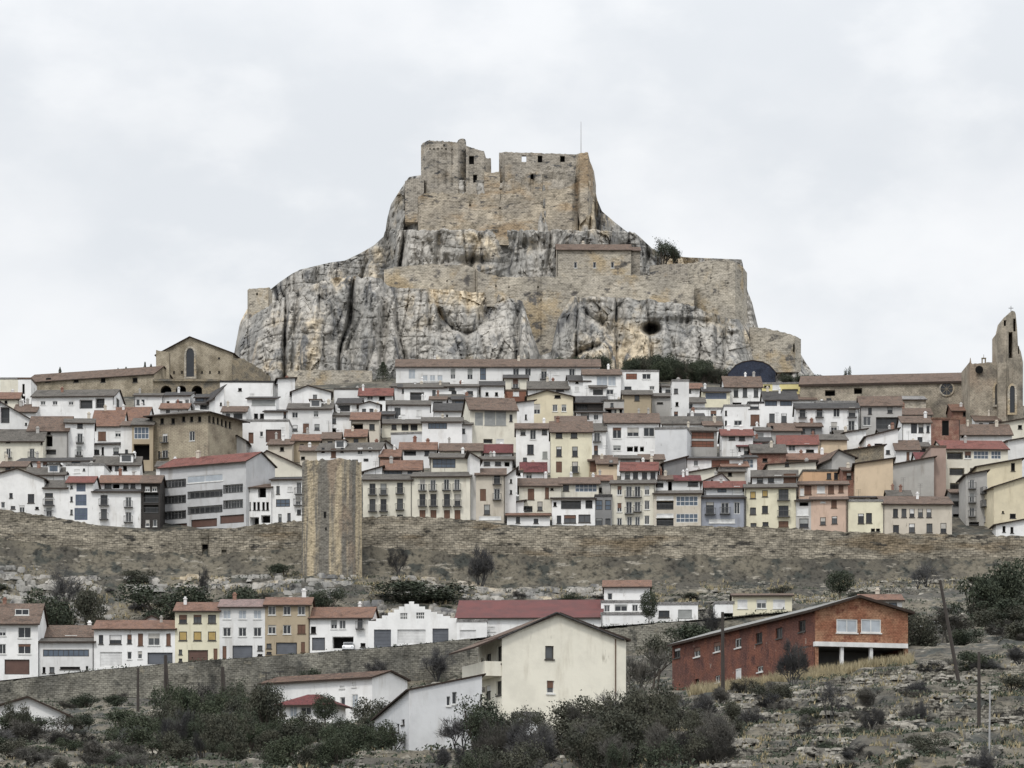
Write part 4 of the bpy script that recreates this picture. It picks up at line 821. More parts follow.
H(811,847,499,530,'salmon','rbrown','salmon pink house with three small windows standing on the wall',rh=2.5,win='B 834@504 5.5x7.5;d 823@521 5.5x7.5;d 834.5@520 5.5x7.5;L 823@502 5x1.5',Y=607,d=9,yaw=-4,chim=0)
H(798,848,484,499,'salmon','rbrown','dark attic with brown panels under the roof of the salmon house',rh=3,win='B 808@490 7x9;B 814@490 5x9;L 821@489 8x8;B 831@489 6x9;B 841@488 5x9;L 802@492 4x7',Y=616,d=9,yaw=-3,chim=0)
H(847,883,500,532,'paleyellow','rflat','light yellow house with a roof terrace and two dark windows',t='f',win='d 861@518.5 6x10;d 869@518 6x10;o 873@530 4x3;o 878@530 4x3',Y=607,d=6,yaw=0,chim=0)
H(847,883,497,503,'cream','rdark','thin-roofed pergola attic behind the light yellow roof terrace',t='s',rh=1,win='K 860@500 12x4;K 875@500 10x4',Y=614,d=5,yaw=0,chim=0)
H(883,952,503,535,'beige','rbrown','grey-beige house with five small upper windows on the wall',rh=7,win='d 895.5,904,912,920.5,929@513 5x8.5;d 896@529 6x8;d 912@528 6x9;d 929.5@528 6x9;d 943.5@528 6x10',Y=607,d=12,yaw=2,chim=1)
H(888,911,495,501,'cream','rgrey','two grey attic dormers on the left end of the brown roof',rh=5,win='o 896@499 5x3',Y=618,d=6,yaw=0,chim=2)
# ================= right flank
H(930,960,418,444,'brickdull','rterra','square brick belfry with one arched opening on the right',t='f',win='o 945.5@428 7x15',name='belfry',cat='belfry',chim=0,yaw=4,d=10)
H(960,1012,434,441,'white2','rbrown','broad brown tiled roof right of the brick belfry',rh=10,win='o 963@436 3x3',chim=2,yaw=0,d=12)
H(944,1008,448,500,'cream','rred','cream apartment building with banded balconies below the belfry',rh=8,win='k 955@455.5 16x7;w 968@455 7x7;g 981@455 15x8;g 996@455 10x8;k 957@471.5 15x7;k 975@471 10x6;k 957@486.5 14x7;d 980@466 4x8',Y=650,d=14,yaw=4,name='apartment_block',cat='apartment block',chim=1)
H(931,946,446,500,'pinkbrick','rbrown','rough brick side wall left of the banded balconies',t='f',win='',Y=646,d=16,yaw=0,chim=0)
H(966,987,474,533,'concrete','rbrown','narrow grey-brown house with stacked iron balconies in the right alley',t='r',rh=-4,win='v 972@484,498 5x9;v 972@512 5x9;k 974@526 10x8',Y=618,d=10,yaw=0,chim=0)
H(951,968,492,534,'greydark','rbrown','dark shaded house filling the alley right of the grey-beige house',rh=3,win='K 959@522 12x16;k 959@504 12x6',Y=628,d=8,yaw=0,chim=0)
H(977,1022,466,500,'yellow','rbrown','yellowish house with a dark verge and an arched window upper right',t='l',rh=8,win='o 1013@467 4x8',Y=634,d=14,yaw=0,chim=0)
H(994,1060,486,533,'yellow','rgrey','tall yellow gable house on the wall at the right edge',t='l',rh=22,win='o 1003@512 2x2',Y=612,d=15,yaw=8,lwin=[(980,492,3,8,'v'),(985,490,3,8,'v'),(980,505,3,8,'v'),(985,503,3,8,'v'),(983,520,5,8,'d')],chim=0)
H(996,1050,524,538,'white','rdark','low white house with a dark verge on the wall at the right edge',t='l',rh=10,win='o 1004@529 3x6;o 1013@516 6x5;o 1012@530 3x6',Y=605.5,d=5,yaw=0,chim=1)
H(1008,1060,440,458,'white2','rdark','whitish house corner with a dark verge at the right edge',t='l',rh=10,win='',Y=660,d=14,yaw=10,chim=0)
H(990,1060,424,436,'cream','rdark','plain cream gable at the right edge under the bell tower',t='l',rh=12,win='o 1020@427 4x4',chim=0,yaw=0)
H(900,932,414,424,'white2','rbrown','small brown roofed house behind the white house near the belfry',rh=6,win='w 912@418 4x4',chim=1,yaw=0)
H(926,952,404,414,'white','rflat','small white roof terrace with a white stair house under the rose window',t='f',win='',chim=1,yaw=0)
H(952,1000,410,424,'brickdull','rterra','terracotta roofed house at the foot of the cathedral tower',rh=6,win='o 965@414 4x4;w 980@415 4x4',chim=2,yaw=0)
# fillers between rows: real houses glimpsed in the jumble
H(436,470,397,405,'white','rgrey','small white house with tiny windows left of the cream redwood house roof',rh=3,win='o 444@401 3x3;w 456@401 4x3',chim=1,yaw=0)
H(604,624,400,420,'concrete','rgrey','shabby grey house with dark stains left of the tan stone house',t='f',win='d 612@405 3x4;k 617@412 5x6;d 609@416 4x4',chim=1,yaw=0)
H(380,394,414,424,'greydark','rdark','narrow shaded house left of the long low white house',rh=3,win='d 388@419 3x5',chim=0,yaw=0)
H(556,586,421,433,'brickdull','rbrown','brown tiled lean-to right under the soft yellow gable',t='s',rh=5,win='',chim=0,yaw=0,d=7)
H(714,745,471,480,'beige','rgrey','low grey roofed house left of the dull brick house',rh=4,win='o 730@474 4x4',chim=2,yaw=0)

H(398,420,387,396,'white2','rdark','tiny pale house with two dark windows under the left end of the long inn',rh=3,win='d 404@391 4x4;d 413@391 4x4',yaw=0,chim=1)
H(430,446,399,410,'white','rbrown','tiny white house with a dark door above the low black-roofed house',rh=3,win='k 438@404 9x5',yaw=0,chim=1)
H(452,471,399,408,'greydark','rdark','small dark grey house just left of the redwood balcony house roof',rh=3,win='q 461@403 12x4',yaw=0,chim=1)
H(545,560,384,391,'white','rbrown','tiny white house peeping above the grey roof behind the yellow gable',rh=3,win='d 552@387 4x4',yaw=0,chim=1)
H(590,606,387,398,'white','rgrey','small white house with a dark balcony below the pale-blue glazed front',rh=3,win='k 598@392 10x6',yaw=0,chim=1)
H(606,622,408,420,'cream','rbrown','tiny cream house wedged left of the round dormer roof',rh=4,win='d 614@412 5x5',yaw=0,chim=1)
H(690,704,416,424,'greydark','rdark','tiny dark house above the long grey-brown roof at right centre',rh=3,win='w 697@419 5x3',yaw=0,chim=1)
H(704,722,425,436,'white','rbrown','tiny white house with a brown roof above the orange-red shutters',rh=4,win='d 708@429 3x4;d 716@429 3x4',yaw=0,chim=2)
H(753,772,441,453,'white','rdark','small white house with a dark balcony beside the dull brick house',rh=4,win='k 762@446 12x6',yaw=0,chim=1)
H(797,822,426,437,'greydark','rbrown','low shaded house below the black and white timbered row',rh=4,win='d 803@431 4x4;d 813@431 4x4',yaw=0,chim=1)
H(836,858,434,442,'white','rgrey','small white house under the right end of the timbered row',rh=4,win='d 842@438 4x4;w 851@438 4x4',yaw=0,chim=1)
H(862,882,452,462,'white2','rterra','small house with a terracotta roof in front of the big black window gable',rh=5,win='d 872@457 5x4',yaw=0,chim=1)
H(905,930,446,458,'beige','rgrey','small beige house with a grey roof left of the brick belfry foot',rh=4,win='d 911@451 4x4;k 922@451 8x6',yaw=0,chim=1)
H(930,946,404,412,'white2','rbrown','small pale house with a brown roof below the cathedral rose window',rh=4,win='d 938@408 4x3',yaw=0,chim=1)
H(975,1000,420,432,'white','rbrown','small white house with dark windows in front of the bell tower foot',rh=5,win='d 981@425 4x4;d 991@425 4x5',yaw=0,chim=1)
H(296,316,420,431,'beige','rterra','small beige house with an open loggia above the rubble house',rh=4,win='k 306@425 12x6',yaw=0,chim=1)
H(322,340,438,450,'beige','rbrown','small beige house with brown roof above the house over the tower',rh=6,win='d 330@443 5x4',yaw=0,chim=1)
H(345,366,436,449,'tan','rterra','small tan house with a terracotta roof just right of and above the tower',rh=7,win='d 356@441 5x5',yaw=0,chim=1)
H(380,400,456,470,'brickdull','rterra','small brick house with a terracotta roof left of the glazed attic gallery',rh=7,win='d 388@463 4x4',yaw=0,chim=1)
H(400,436,449,458,'white2','rterra','wide pale house with a terracotta roof left of the long brown roof',rh=7,win='k 410@453 12x5;d 427@453 5x5',yaw=0,chim=2)
H(246,262,424,434,'white2','rdark','tiny whitish lean-to in front of the brown garage block',t='s',rh=2,win='d 254@429 5x4',yaw=0,chim=0,shift=-6)
H(160,188,408,418,'white2','rterra','small white house with a terracotta roof above the stone palace',rh=5,win='d 168@412 4x4;d 180@412 4x4',yaw=0,chim=1)
H(195,222,403,412,'white','rdark','small white house with a dark roof behind the palace eaves',rh=4,win='k 206@407 12x5;d 217@407 4x4',yaw=0,chim=1)
H(222,246,411,424,'white2','rbrown','small pale house with a brown roof right of the palace eaves',rh=5,win='d 228@416 4x5;k 238@416 9x6',yaw=0,chim=1)
H(44,66,443,456,'white2','rgrey','small pale house with dark windows below the broad red-brown roof',rh=5,win='d 50@449 4x5;d 60@449 4x5',yaw=0,chim=1)
H(0,26,466,474,'beige','rbrown','low beige house with a brown roof above the huge white gable',rh=5,win='d 8@469 5x3',yaw=0,chim=1)
H(640,660,468,480,'white2','rbrown','small pale attic house left of the tall white chimney',rh=5,win='d 650@473 6x5',yaw=0,chim=2)
H(722,748,466,478,'white','rterra','small white house with a terracotta roof above the attic of the blue-grey house',rh=5,win='d 729@471 4x5;w 740@471 4x5',yaw=0,chim=2)
# ---------------------------------------------------------------- details on the landmark buildings
def kid(root_name_label,fn): 
    for o in bpy.data.objects:
        if o.get('label')==root_name_label: return fn(o)
def lancet(parent,px,rowb,rowt,w,Y,frame='masonry',y_off=-.35):
    """pointed window with a stone surround, on a frontal wall"""
    inv=(Matrix.Translation(parent.location)@Matrix.Rotation(parent.rotation_euler.z,4,'Z')).inverted()
    k=Y/F; W=w*k/2; zb=(HR-rowb)*k; zt=(HR-rowt)*k; x=(px-CX)*k
    c=inv@Vector((x,Y,0)); zb-=parent.location.z; zt-=parent.location.z
    def out(W,e):
        sp=zt-W*1.5; pts=[(-W,zb-e),(W,zb-e),(W,sp)]
        for i in range(1,6): t=i/6; pts.append((W*math.cos(t*math.pi/2)**.8,sp+(zt+e-sp)*math.sin(t*math.pi/2)))
        pts.append((0,zt+e)); 
        for i in range(5,0,-1): t=i/6; pts.append((-W*math.cos(t*math.pi/2)**.8,sp+(zt+e-sp)*math.sin(t*math.pi/2)))
        pts.append((-W,sp)); return pts
    fr=MB(); o=out(W+.45,.45); i_=out(W,0); n=len(o); y0=c.y+y_off; y1=c.y+.3
    for a in range(n):
        b=(a+1)%n
        O=lambda q,y:(c.x+q[0],y,q[1])
        fr.face([O(o[a],y0),O(o[b],y0),O(i_[b],y0),O(i_[a],y0)]); fr.face([O(o[b],y0),O(o[a],y0),O(o[a],y1),O(o[b],y1)]); fr.face([O(i_[a],y0),O(i_[b],y0),O(i_[b],y1),O(i_[a],y1)])
    f=fr.build('pointed_window',frame,parent)
    g=MB(); yy=y0+.22; g.face([(c.x+q[0],yy,q[1]) for q in i_]); 
    g.build('pane','glass',f)
def church_fix(o):
    lancet(o,190.5,377,348.5,8,808.5,'curtainstone',-.5)
    k=808/F
    for px in (166,181,197):   # porch arches
        pass
    return o
kid('old stone church with a tall pointed window on the left skyline',church_fix)
# arcade in front of the church
def arcade():
    Y=800;k=Y/F; root=empty('church_arcade',at(187,398,Y)); tag(root,'stone arcade of three dark arches carrying the terrace of the church','arcade')
    x0=(153-187)*k; x1=(221-187)*k; zt=16.5*k; mb=MB(); arches=[(166,5.5),(181,5.5),(197,5.5)]
    N_=140; 
    def top(x):
        for a,r in arches:
            cx=(a-187)*k; r=r*k
            if abs(x-cx)<r: return 7*k+math.sqrt(max(0,r*r-(x-cx)**2))
        return -6
    for i in range(N_):
        a=lerp(x0,x1,i/N_); b=lerp(x0,x1,(i+1)/N_); ta,tb=top(a),top(b)
        if ta<0 or tb<0: ta=tb=-6
        mb.face([(a,0,ta),(b,0,tb),(b,0,zt),(a,0,zt)]); mb.face([(a,0,ta),(a,3,ta),(b,3,tb),(b,0,tb)])
    mb.box(x0,x1,2.9,5,-6,zt-.01); mb.box(x0,x1,-.5,5.2,zt,zt+.5)
    mb.build('masonry','masonry',root)
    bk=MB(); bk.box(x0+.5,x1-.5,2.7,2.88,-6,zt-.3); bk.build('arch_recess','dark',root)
arcade()
curtain('ruined_wall',[(232,806),(270,812)],[(232,357),(245,360),(258,367),(270,376)],[(232,388),(270,390)],1.5,'masonry','ruined stone wall sloping down from the church to the rock','wall',jag=.4,step=2,through=False)
curtain('church_buttress',[(156,805),(169,805)],[(156,350),(160,351),(169,352)],[(156,385),(169,385)],3,'churchstone','square stone buttress block at the left corner of the church','buttress',jag=.1,step=3,through=False)
# blue-black hall
H(728,776,373,390,'rblue','rblue','dark blue metal hall with a broad rounded roof under the bastion',planes=[(1.1,0,0),(.5,0,1.0),(.16,0,2.1),(-.16,0,2.1+.16*11.2),(-.5,0,1.0+.5*11.2),(-1.1,0,1.1*11.2)],win='',name='hall',cat='hall',Y=799,d=14,chim=0,yaw=0,ov=.1)
# cathedral
H(800,972,384,408,'cathstone','rbrown','very long cathedral nave with a brown roof on the right skyline',rh=8,d=16,yaw=-8,Y=760,win='K 830@393 10x6;K 858@391 8x6',name='cathedral',cat='cathedral',chim=0,th=.5,ov=.4,lwin='',rwin='')
def cath(o):
    k=758/F; inv=(Matrix.Translation(o.location)@Matrix.Rotation(o.rotation_euler.z,4,'Z')).inverted()
    c=inv@Vector(at(947,391,758.5)); 
    r=MB(); n=28; R0,R1_,=7.6*k,6.2*k; y=-.25
    for i in range(n):
        a,b=2*math.pi*i/n,2*math.pi*(i+1)/n; P=lambda R_,t,y:(c.x+R_*math.cos(t),y,c.z+R_*math.sin(t))
        r.face([P(R0,a,y),P(R0,b,y),P(R1_,b,y),P(R1_,a,y)]); r.face([P(R0,b,y),P(R0,a,y),P(R0,a,.2),P(R0,b,.2)]); r.face([P(R1_,a,y),P(R1_,b,y),P(R1_,b,-.02),P(R1_,a,-.02)])
    f=r.build('rose_window','curtainstone',o)
    g=MB(); g.face([(c.x+R1_*math.cos(2*math.pi*i/n),-.03,c.z+R1_*math.sin(2*math.pi*i/n)) for i in range(n)]); g.build('pane','glass',f)
    t=MB()
    for i in range(8): a=math.pi*i/4; t.tube((c.x,-.08,c.z),(c.x+R1_*math.cos(a),-.08,c.z+R1_*math.sin(a)),.07,.07,4)
    t.build('tracery','masonry',f)
kid('very long cathedral nave with a brown roof on the right skyline',cath)
H(888,900,397,404,'cathstone','rbrown','little stone gable porch standing before the cathedral nave',t='g',rh=11,win='K 894@397 4x4',chim=0,yaw=0,d=4,name='porch',cat='porch')
H(870,926,399,410,'curtainstone','rflat','low pale stone aisle in front of the cathedral nave',t='s',rh=3,win='o 880@404 3x3',chim=0,yaw=0,d=6,name='aisle',cat='aisle',Y=750)
def tower_block():
    Y=740;k=Y/F; o=curtain('cathedral_tower',[(970,Y),(1000,Y-1)],[(970,361.5),(971,364),(990,362.5),(1000,362)],[(970,425),(1000,425)],14,'cathstone','square cathedral tower block with an oculus and a thin lantern','tower',jag=.12,step=2.5,rough=.15,through=False)
    mb=MB(); n=20; x=(979-985)*k; z=(425-370)*k
    mb.face([(x+4*k*math.cos(2*math.pi*i/n),-.35,z+4*k*math.sin(2*math.pi*i/n)) for i in range(n)]); mb.build('oculus','dark',o)
    p=MB(); p.tube(((971-985)*k,1,(425-363)*k),((971-985)*k,1,(425-357)*k),.25,.05,5); p.build('pinnacle','cathstone',o)
    l=MB(); 
    for s in(-1,1): l.box((984.5-985+s*1.6)*k-.12,(984.5-985+s*1.6)*k+.12,1,1.4,(425-364)*k,(425-358)*k)
    l.box((982.3-985)*k,(986.8-985)*k,.9,1.5,(425-358)*k,(425-357)*k); l.tube(((984.5-985)*k,1.2,(425-357)*k),((984.5-985)*k,1.2,(425-353.5)*k),.08,.05,4); l.build('lantern','masonry',o)
    lancet(o,997.5,405,384,5.5,Y-.8,'curtainstone',-.5)
    q=curtain('bell_tower',[(998,Y-3),(1006,Y-5),(1023,Y-1)],[(998,332),(1002.5,326),(1003,318.5),(1007,315),(1012,310.5),(1015.5,312),(1017,325),(1018,345),(1021,352),(1023,362)],[(998,425),(1023,425)],9,'cathstone','tall slender cathedral bell tower with a pointed top at the right edge','tower',
        jag=.06,step=1.2,rough=.1,holes=[(1005,323,2.6,6),(1010.5,345,4,26),(1014.5,325,2.4,13),(1018.6,350,1.2,8)],through=True)
    lancet(q,1012,413,386,5,Y-5,'curtainstone',-.6)
    c=MB(); xx=(1013-1010.5)*k; c.tube((xx,3,(425-312)*k),(xx,3,(425-304)*k),.08,.06,4); c.box(xx-.5,xx+.5,2.95,3.05,(425-306.5)*k,(425-306)*k); c.build('cross','iron',q)
    for i,(a,b) in enumerate(((0,0),)):
        bl=MB(); zz=(425-350)*k
        bl.tube((0,3,zz),(0,3,zz+.9),.45,.25,8); bl.tube((0,3,zz+.9),(0,3,zz+1.2),.25,.05,8); bl.build('bell','darkwood',q)
tower_block()
# ---------------------------------------------------------------- houses of the lower street
Y0=527
H(-25,38,622,675,'white','rbrown','white corner house with a red-brown roof and garage at far left of the lower street',rh=19,d=15,yaw=2,Y=Y0-1,win='w 2.5@632 7x8;w 24.5@632.5 13x11;w 2.5@649 7x10;w 24.5@649 13x10;G 17@667 25x15;w 22@612 14x6',chim=1,ov=.6,rwin='o 47@620 2x2')
H(39,94,641,675,'white2','rgrey','low whitish house with one long ribbon window on the lower street',rh=3,d=9,yaw=0,Y=Y0,win='q 66@653 46x7;o 44@670 3x6;d 52@670 5x6;o 70@668 20x2.6;o 87@668 2.4x4',chim=0)
H(44,94,636,641,'white2','rbrown','set-back attic of the ribbon window house with a brown roof',rh=11,d=9,yaw=0,Y=Y0+9,win='o 48,58@637.5 4x4;p 71@637 12x3.6',chim=1)
H(94,175,628,671,'white','rterra','long white house with a shop front and garage on the lower street',rh=8,d=11,yaw=0,Y=Y0,win='d 101@639.5 4.5x9;d 115.5@639.5 12x9;d 129.5@639 4.5x9;B 140.5@639.5 5x12;w 154@639.5 12x12;B 168.5@639.5 4.5x12;W 111@659.5 22x15;w 129.5@655.5 4.5x7.5;w 140@655 4.5x7.5;R 160@658.5 25x12',chim=1)
H(139,165,622,629,'white','rgrey','white pediment gable poking above the long white shop house',t='g',rh=7,d=5,yaw=0,Y=Y0+9,win='',chim=0)
H(175,219.5,610,667,'paleyellow','rterra','pale yellow terrace house with ochre blinds on the lower street',rh=8,d=11,yaw=0,Y=Y0,win='d 183,197.5,212@619 8x8.5;y 183,197.5,212@636 8x9;d 180.5@652 3.4x5;d 180.5@660 3.4x3;G 198@656 20x12;B 215.5@654 4x11',chim=1)
H(219.5,265,606,663,'white2','rpink','white terrace house with six framed windows on the lower street',rh=7,d=11,yaw=0,Y=Y0,win='p 227,242.5,257.5@614.5 8x9;w 227,242.5,257.5@632 8x9;B 224.5@652.5 4x13;R 242.5@652 20x13;d 260@648 5x5;o 260@655 5x2',chim=1)
H(265,310,604,659,'tan','rterra','tan terrace house at the right end of the terrace on the lower street',rh=7,d=11,yaw=0,Y=Y0,win='w 272,287,301.5@610.5 7.5x9;w 272,287@629.5 8x9;B 301.5@629 8x9;d 269@646 5x5;d 269@653 5x2.4;R 286.5@648.5 21x12;B 303@647 4x10',chim=1)
H(310,371,617,651,'white','rterra','white house with an open dark garage left of the stepped gable',rh=10,d=11,yaw=-4,Y=Y0,win='o 313@630 6x7;w 334,342.5@624.5 6.5x9;b 360@623 5x11;R 318.5@644 13x13;K 343@642.5 21x12;o 363@645 5x4',chim=1)
# stepped gable workshop
def stepped():
    Y=Y0-1;k=Y/F; pa=at(368,652,Y); root=empty('workshop',pa); tag(root,'white workshop with a stepped gable and two dark grey doors','workshop')
    prof=[(368,621),(376,621),(376,618.5),(382,618.5),(382,615.5),(388,615.5),(388,612.5),(394,612.5),(394,609.5),(399,609.5),(399,606.5),(404.5,606.5),(404.5,604),(409,604),(409,601.5),(414,601.5),(414,604),(419,604),(419,606.5),(425,606.5),(425,609.5),(431,609.5),(431,612),(437,612),(437,614),(443,614),(443,616),(450,616),(450,618),(457,618)]
    xs=sorted({p for p,_ in prof}|{374,391,397.5,425.5,432.5,448.5,400,407.5,416,424.5})
    holes=[(382.5,638.5,17,18),(411.5,637,28,15),(440.5,635.5,16,14),(403.7,616,7.4,6),(420.2,615.5,8.6,6)]
    def top(m):
        for (a,ra),(b,rb) in zip(prof,prof[1:]):
            if a<m<b: return ra
        return 618
    mb=MB()
    for a,b in zip(xs,xs[1:]):
        m=(a+b)/2; X0=(a-368)*k; X1=(b-368)*k; zt=(652-top(m))*k; lo=-6
        for hx,hy,w,h in sorted(holes,key=lambda q:-q[1]):
            if hx-w/2<m<hx+w/2:
                mb.box(X0,X1,0,.3,lo,(652-(hy+h/2))*k); lo=(652-(hy-h/2))*k
        mb.box(X0,X1,0,.3,lo,zt)
    mb.box(.01,89*k-.01,.3,10,-6,(652-622)*k); mb.build('wall','white',root)
    r=roofmesh([(9.5*k/ (43*k)*1.2,0,(652-621)*k),(-9.5/(46)*1.2,0,(652-621)*k+9.5/46*1.2*89*k)],.02,89*k,.31,10.3,.25).build('roof',['rterra','soffitshade'],root)
    for i,(hx,hy,w,h) in enumerate(holes):
        d=MB(); x=(hx-368)*k; z=(652-hy)*k; d.box(x-w*k/2+.01,x+w*k/2-.01,.2,.28,z-h*k/2,z+h*k/2)
        if i<3:
            for j in range(1,5): d.box(x-w*k/2+.1,x+w*k/2-.1,.17,.199,z-h*k/2+j*h*k/5-.03,z-h*k/2+j*h*k/5+.03)
            d.build('garage_door',['shutwhite' if i==1 else 'garagegrey'],root)
        else:
            o=d.build('window','glass',root); f=MB()
            for j in range(5): X=x-w*k/2+.05+(w*k-.1)*j/4; f.box(X-.05,X+.05,.1,.199,z-h*k/2,z+h*k/2)
            f.box(x-w*k/2,x+w*k/2,.11,.198,z-.05,z+.05); f.build('frame','framewhite',o)
stepped()
H(457,601,617,643,'white','rmaroon','long white hall with a plain maroon red metal roof',rh=17,d=18,yaw=-3,Y=Y0+1,win='W 468@634 16x8;o 468@630 14x3;L 490@629 11x5',chim=0,name='hall',cat='hall')
H(457,487,620,642,'white','rflat','low flat white annex with a roller door left of the maroon hall',t='f',win='W 468@634.5 16x9',chim=0,d=3,yaw=0,Y=Y0-3)
H(601,651,613,632,'white','rflat','white two-tier building on the lower street beside a dark round tree',t='f',win='w 607,621@608 6x6;w 619@608 4x5' if 0 else 'L 615@625 9x3',chim=0,yaw=-2,d=6,Y=Y0-1)
H(601,642,601,614,'white','rflat','middle tier with three framed windows of the two-tier white building',t='f',win='w 607@608.5 6x7;w 621@608 13x7;w 635@608 6x7',chim=0,yaw=-2,d=6,Y=Y0+4)
H(604,650,586,602,'white','rterra','upper floor with a small red-brown roof on the two-tier white building',rh=6,win='w 610@596.5 5x7;L 621@590 3x3;B 651@596 6x8',chim=0,yaw=-2,d=9,Y=Y0+9)
H(642,698,603,626,'white','rflat','low white flat-roofed building with two wide windows beside the dark tree',t='f',win='d 664@614 11x7;S 685@613.5 14x8;d 642@622 5x4',chim=0,yaw=-2,d=8,Y=Y0)
H(715,734,602,620,'white','rflat','small white wall box left of the pale yellow house near the barn',t='f',win='K 727@615 12x4',chim=0,d=5,yaw=0,Y=Y0)
H(733,792,595,620,'paleyellow','rbrown','pale yellow house with three white windows behind the brick barn',rh=1.6,win='L 742.5@604 10x9;w 761.5@604 10x9;L 779@604 12x9;K 760@616 18x4',chim=0,yaw=-2,d=9,Y=Y0)
H(862,902,599,612,'white2','rterra','little shed with a red-brown roof behind the brick barn gable',rh=5,win='q 893@605 8x5',chim=1,yaw=0,d=7,Y=440)
# ---------------------------------------------------------------- foreground buildings
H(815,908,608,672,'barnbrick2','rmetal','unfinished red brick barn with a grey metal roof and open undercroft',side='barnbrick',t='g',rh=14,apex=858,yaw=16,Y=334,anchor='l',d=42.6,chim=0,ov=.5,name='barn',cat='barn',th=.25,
  win='w 838.5,855@626.5 7x12;w 866,877@626.5 7x12' if 0 else [(847,626,21,13,'p'),(871,626,20,13,'p')],
  lwin=[(677,653,6.5,11,'d'),(697,652,6.5,11,'w'),(717,647,6.5,11,'w'),(738,643,6.5,11,'w'),(759,638,6.5,12,'d'),(779,633,6.5,12,'d'),(802,626,7,13,'d'),(717.5,679,5,8,'w'),(738.5,674,5.5,12,'L'),(760,669,6,7,'w'),(781,664,6,5,'o'),(804,658,5,8,'o'),(697,682,4,7,'o')],rwin='')
def barn_fix(o):
    L=9.4; k=334/F; zb=o.location.z; z1=(HR-646)*k-zb; z0=(HR-672)*k-zb
    w=[c for c in o.children if c.name.startswith('wall')][0]
    # undercroft: real recess cut below the beam
    bm=bmesh.new(); bm.from_mesh(w.data)
    rm=[f for f in bm.faces if abs(f.calc_center_median().y)<.01]
    for zc in(z1-.02,):
        g=rm+list({e for f in rm for e in f.edges})+list({v for f in rm for v in f.verts})
        bmesh.ops.bisect_plane(bm,geom=g,plane_co=Vector((0,0,zc)),plane_no=Vector((0,0,1)))
    bm.faces.ensure_lookup_table()
    rm=[f for f in bm.faces if abs(f.calc_center_median().y)<.01 and f.calc_center_median().z<z1-.05 and .3<f.calc_center_median().x<L]
    bmesh.ops.delete(bm,geom=rm,context='FACES'); bm.to_mesh(w.data); bm.free()
    W=9.55
    for xa in(0.0,W-.35): m=MB(); m.box(xa,xa+.35,-.02,.35,z0-1.5,z1); m.build('pier','barnbrick2',o)
    m=MB(); m.box(-.05,W-.1,-.25,.35,z1-.02,z1+.42); m.build('beam','shutwhite',o)
    for x in(2.75,5.75): m=MB(); m.box(x-.16,x+.16,-.05,.3,z0-1.5,z1-.022); m.build('pillar','shutwhite',o)
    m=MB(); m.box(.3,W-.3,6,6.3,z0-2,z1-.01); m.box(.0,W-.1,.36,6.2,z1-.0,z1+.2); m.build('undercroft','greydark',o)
kid('unfinished red brick barn with a grey metal roof and open undercroft',barn_fix)
H(502,626,635,742,'creamhouse','rbrown','large cream gabled house with two small windows in the foreground',t='g',rh=24,apex=559,yaw=17,Y=300,anchor='l',d=7.2,chim=0,ov=.35,th=.16,name='cream_house',
  win='d 549.5@652.5 8.5x13;w 550.5@687 7.5x12.5',lwin=[(499.5,655,5,19,'d'),(488.5,662,5,18,'d'),(482.5,666,3,17,'d'),(499,688,5,15,'d'),(488,692,5,14,'d')],rwin='')
def cream_fix(o):
    k=300/F; zb=o.location.z; ze=(HR-635)*k-zb
    s=-.26
    # overhanging eave above the side loggia, balcony slab, gutter pipe, white window trims
    m=roofmesh([(.40,0,ze-.05)],-2.6,-.3,-.3,7.5,.16); m.build('eave',['rbrown','soffitshade'],o)
    m=MB(); z=(HR-673)*k-zb+.1; m.box(-1.5,-.01,0.1,7.1,z-.35,z); m.box(-1.5,-1.38,.1,7.1,z,z+.9); m.box(-1.38,-.01,.1,.22,z,z+.9); m.build('balcony','creamhouse',o)
    m=MB(); x=10.25; m.tube((x,-.08,1.5),(x,-.08,ze-.1),.05,.05,6); m.tube((x,-.08,3.2),(x-.4,-.08,3.2),.05,.05,6); m.build('drainpipe','framebrown',o)
    g=MB(); r=24*k; 
    for a,b in(((-.45,ze-.3),(4.85,ze+r)),((4.85,ze+r),(10.95,ze-.15))): g.tube((a[0],-.33,a[1]-.06),(b[0],-.33,b[1]-.02),.09,.09,5)
    g.build('verge','rdark',o)
kid('large cream gabled house with two small windows in the foreground',cream_fix)
H(518,538,713,730,'palegrey','rflat','small grey outbuilding with a dark opening at the foot of the cream gable',t='f',win='K 529@719.5 9x7',chim=0,d=2.5,yaw=12,Y=296,name='outbuilding',cat='outbuilding')
H(409,482,689,775,'palegrey','rgrey','long pale grey building with a slanted roof edge left of the cream house',planes=[(.215,-.16,0)],yaw=17,Y=283,anchor='l',d=11,chim=0,ov=.15,th=.12,name='building',cat='building',
  win='w 448.5@701 3.5x9;w 454.5@698 4.5x12;d 447@731 5x7;d 455@728 5x7',lwin=[(403,722,3,6,'d'),(405.5,716,2.4,6,'d'),(398,728,2.4,9,'d')],rwin='')
H(456,484,688,760,'creamhouse','rgrey','small cream wing wedged between the pale grey building and the cream house',t='f',win='w 460@696 5x10;d 470@725 7x10',chim=0,d=5,yaw=17,Y=292,name='wing',cat='house')
H(262,372,676,735,'white','rtan','long white farmhouse with an orange tiled roof among dark trees',rh=5.5,yaw=-38,Y=392,anchor='r',d=6.2,chim=0,ov=.45,name='farmhouse',
  win='L 342@687 5x3;w 342.5@702 5x10;p 355@701 6.5x14;o 343@711 4.5x6;L 354@684 4x6',rwin='')
H(280,334,702,724,'white','rdarkred','low front wing of the white farmhouse with a dark red hipped roof',t='h',rh=8,yaw=-12,Y=383,anchor='r',d=5,chim=0,ov=.7,name='wing',win='p 293.5@711 8x13;w 306@709 11x12',rwin='')
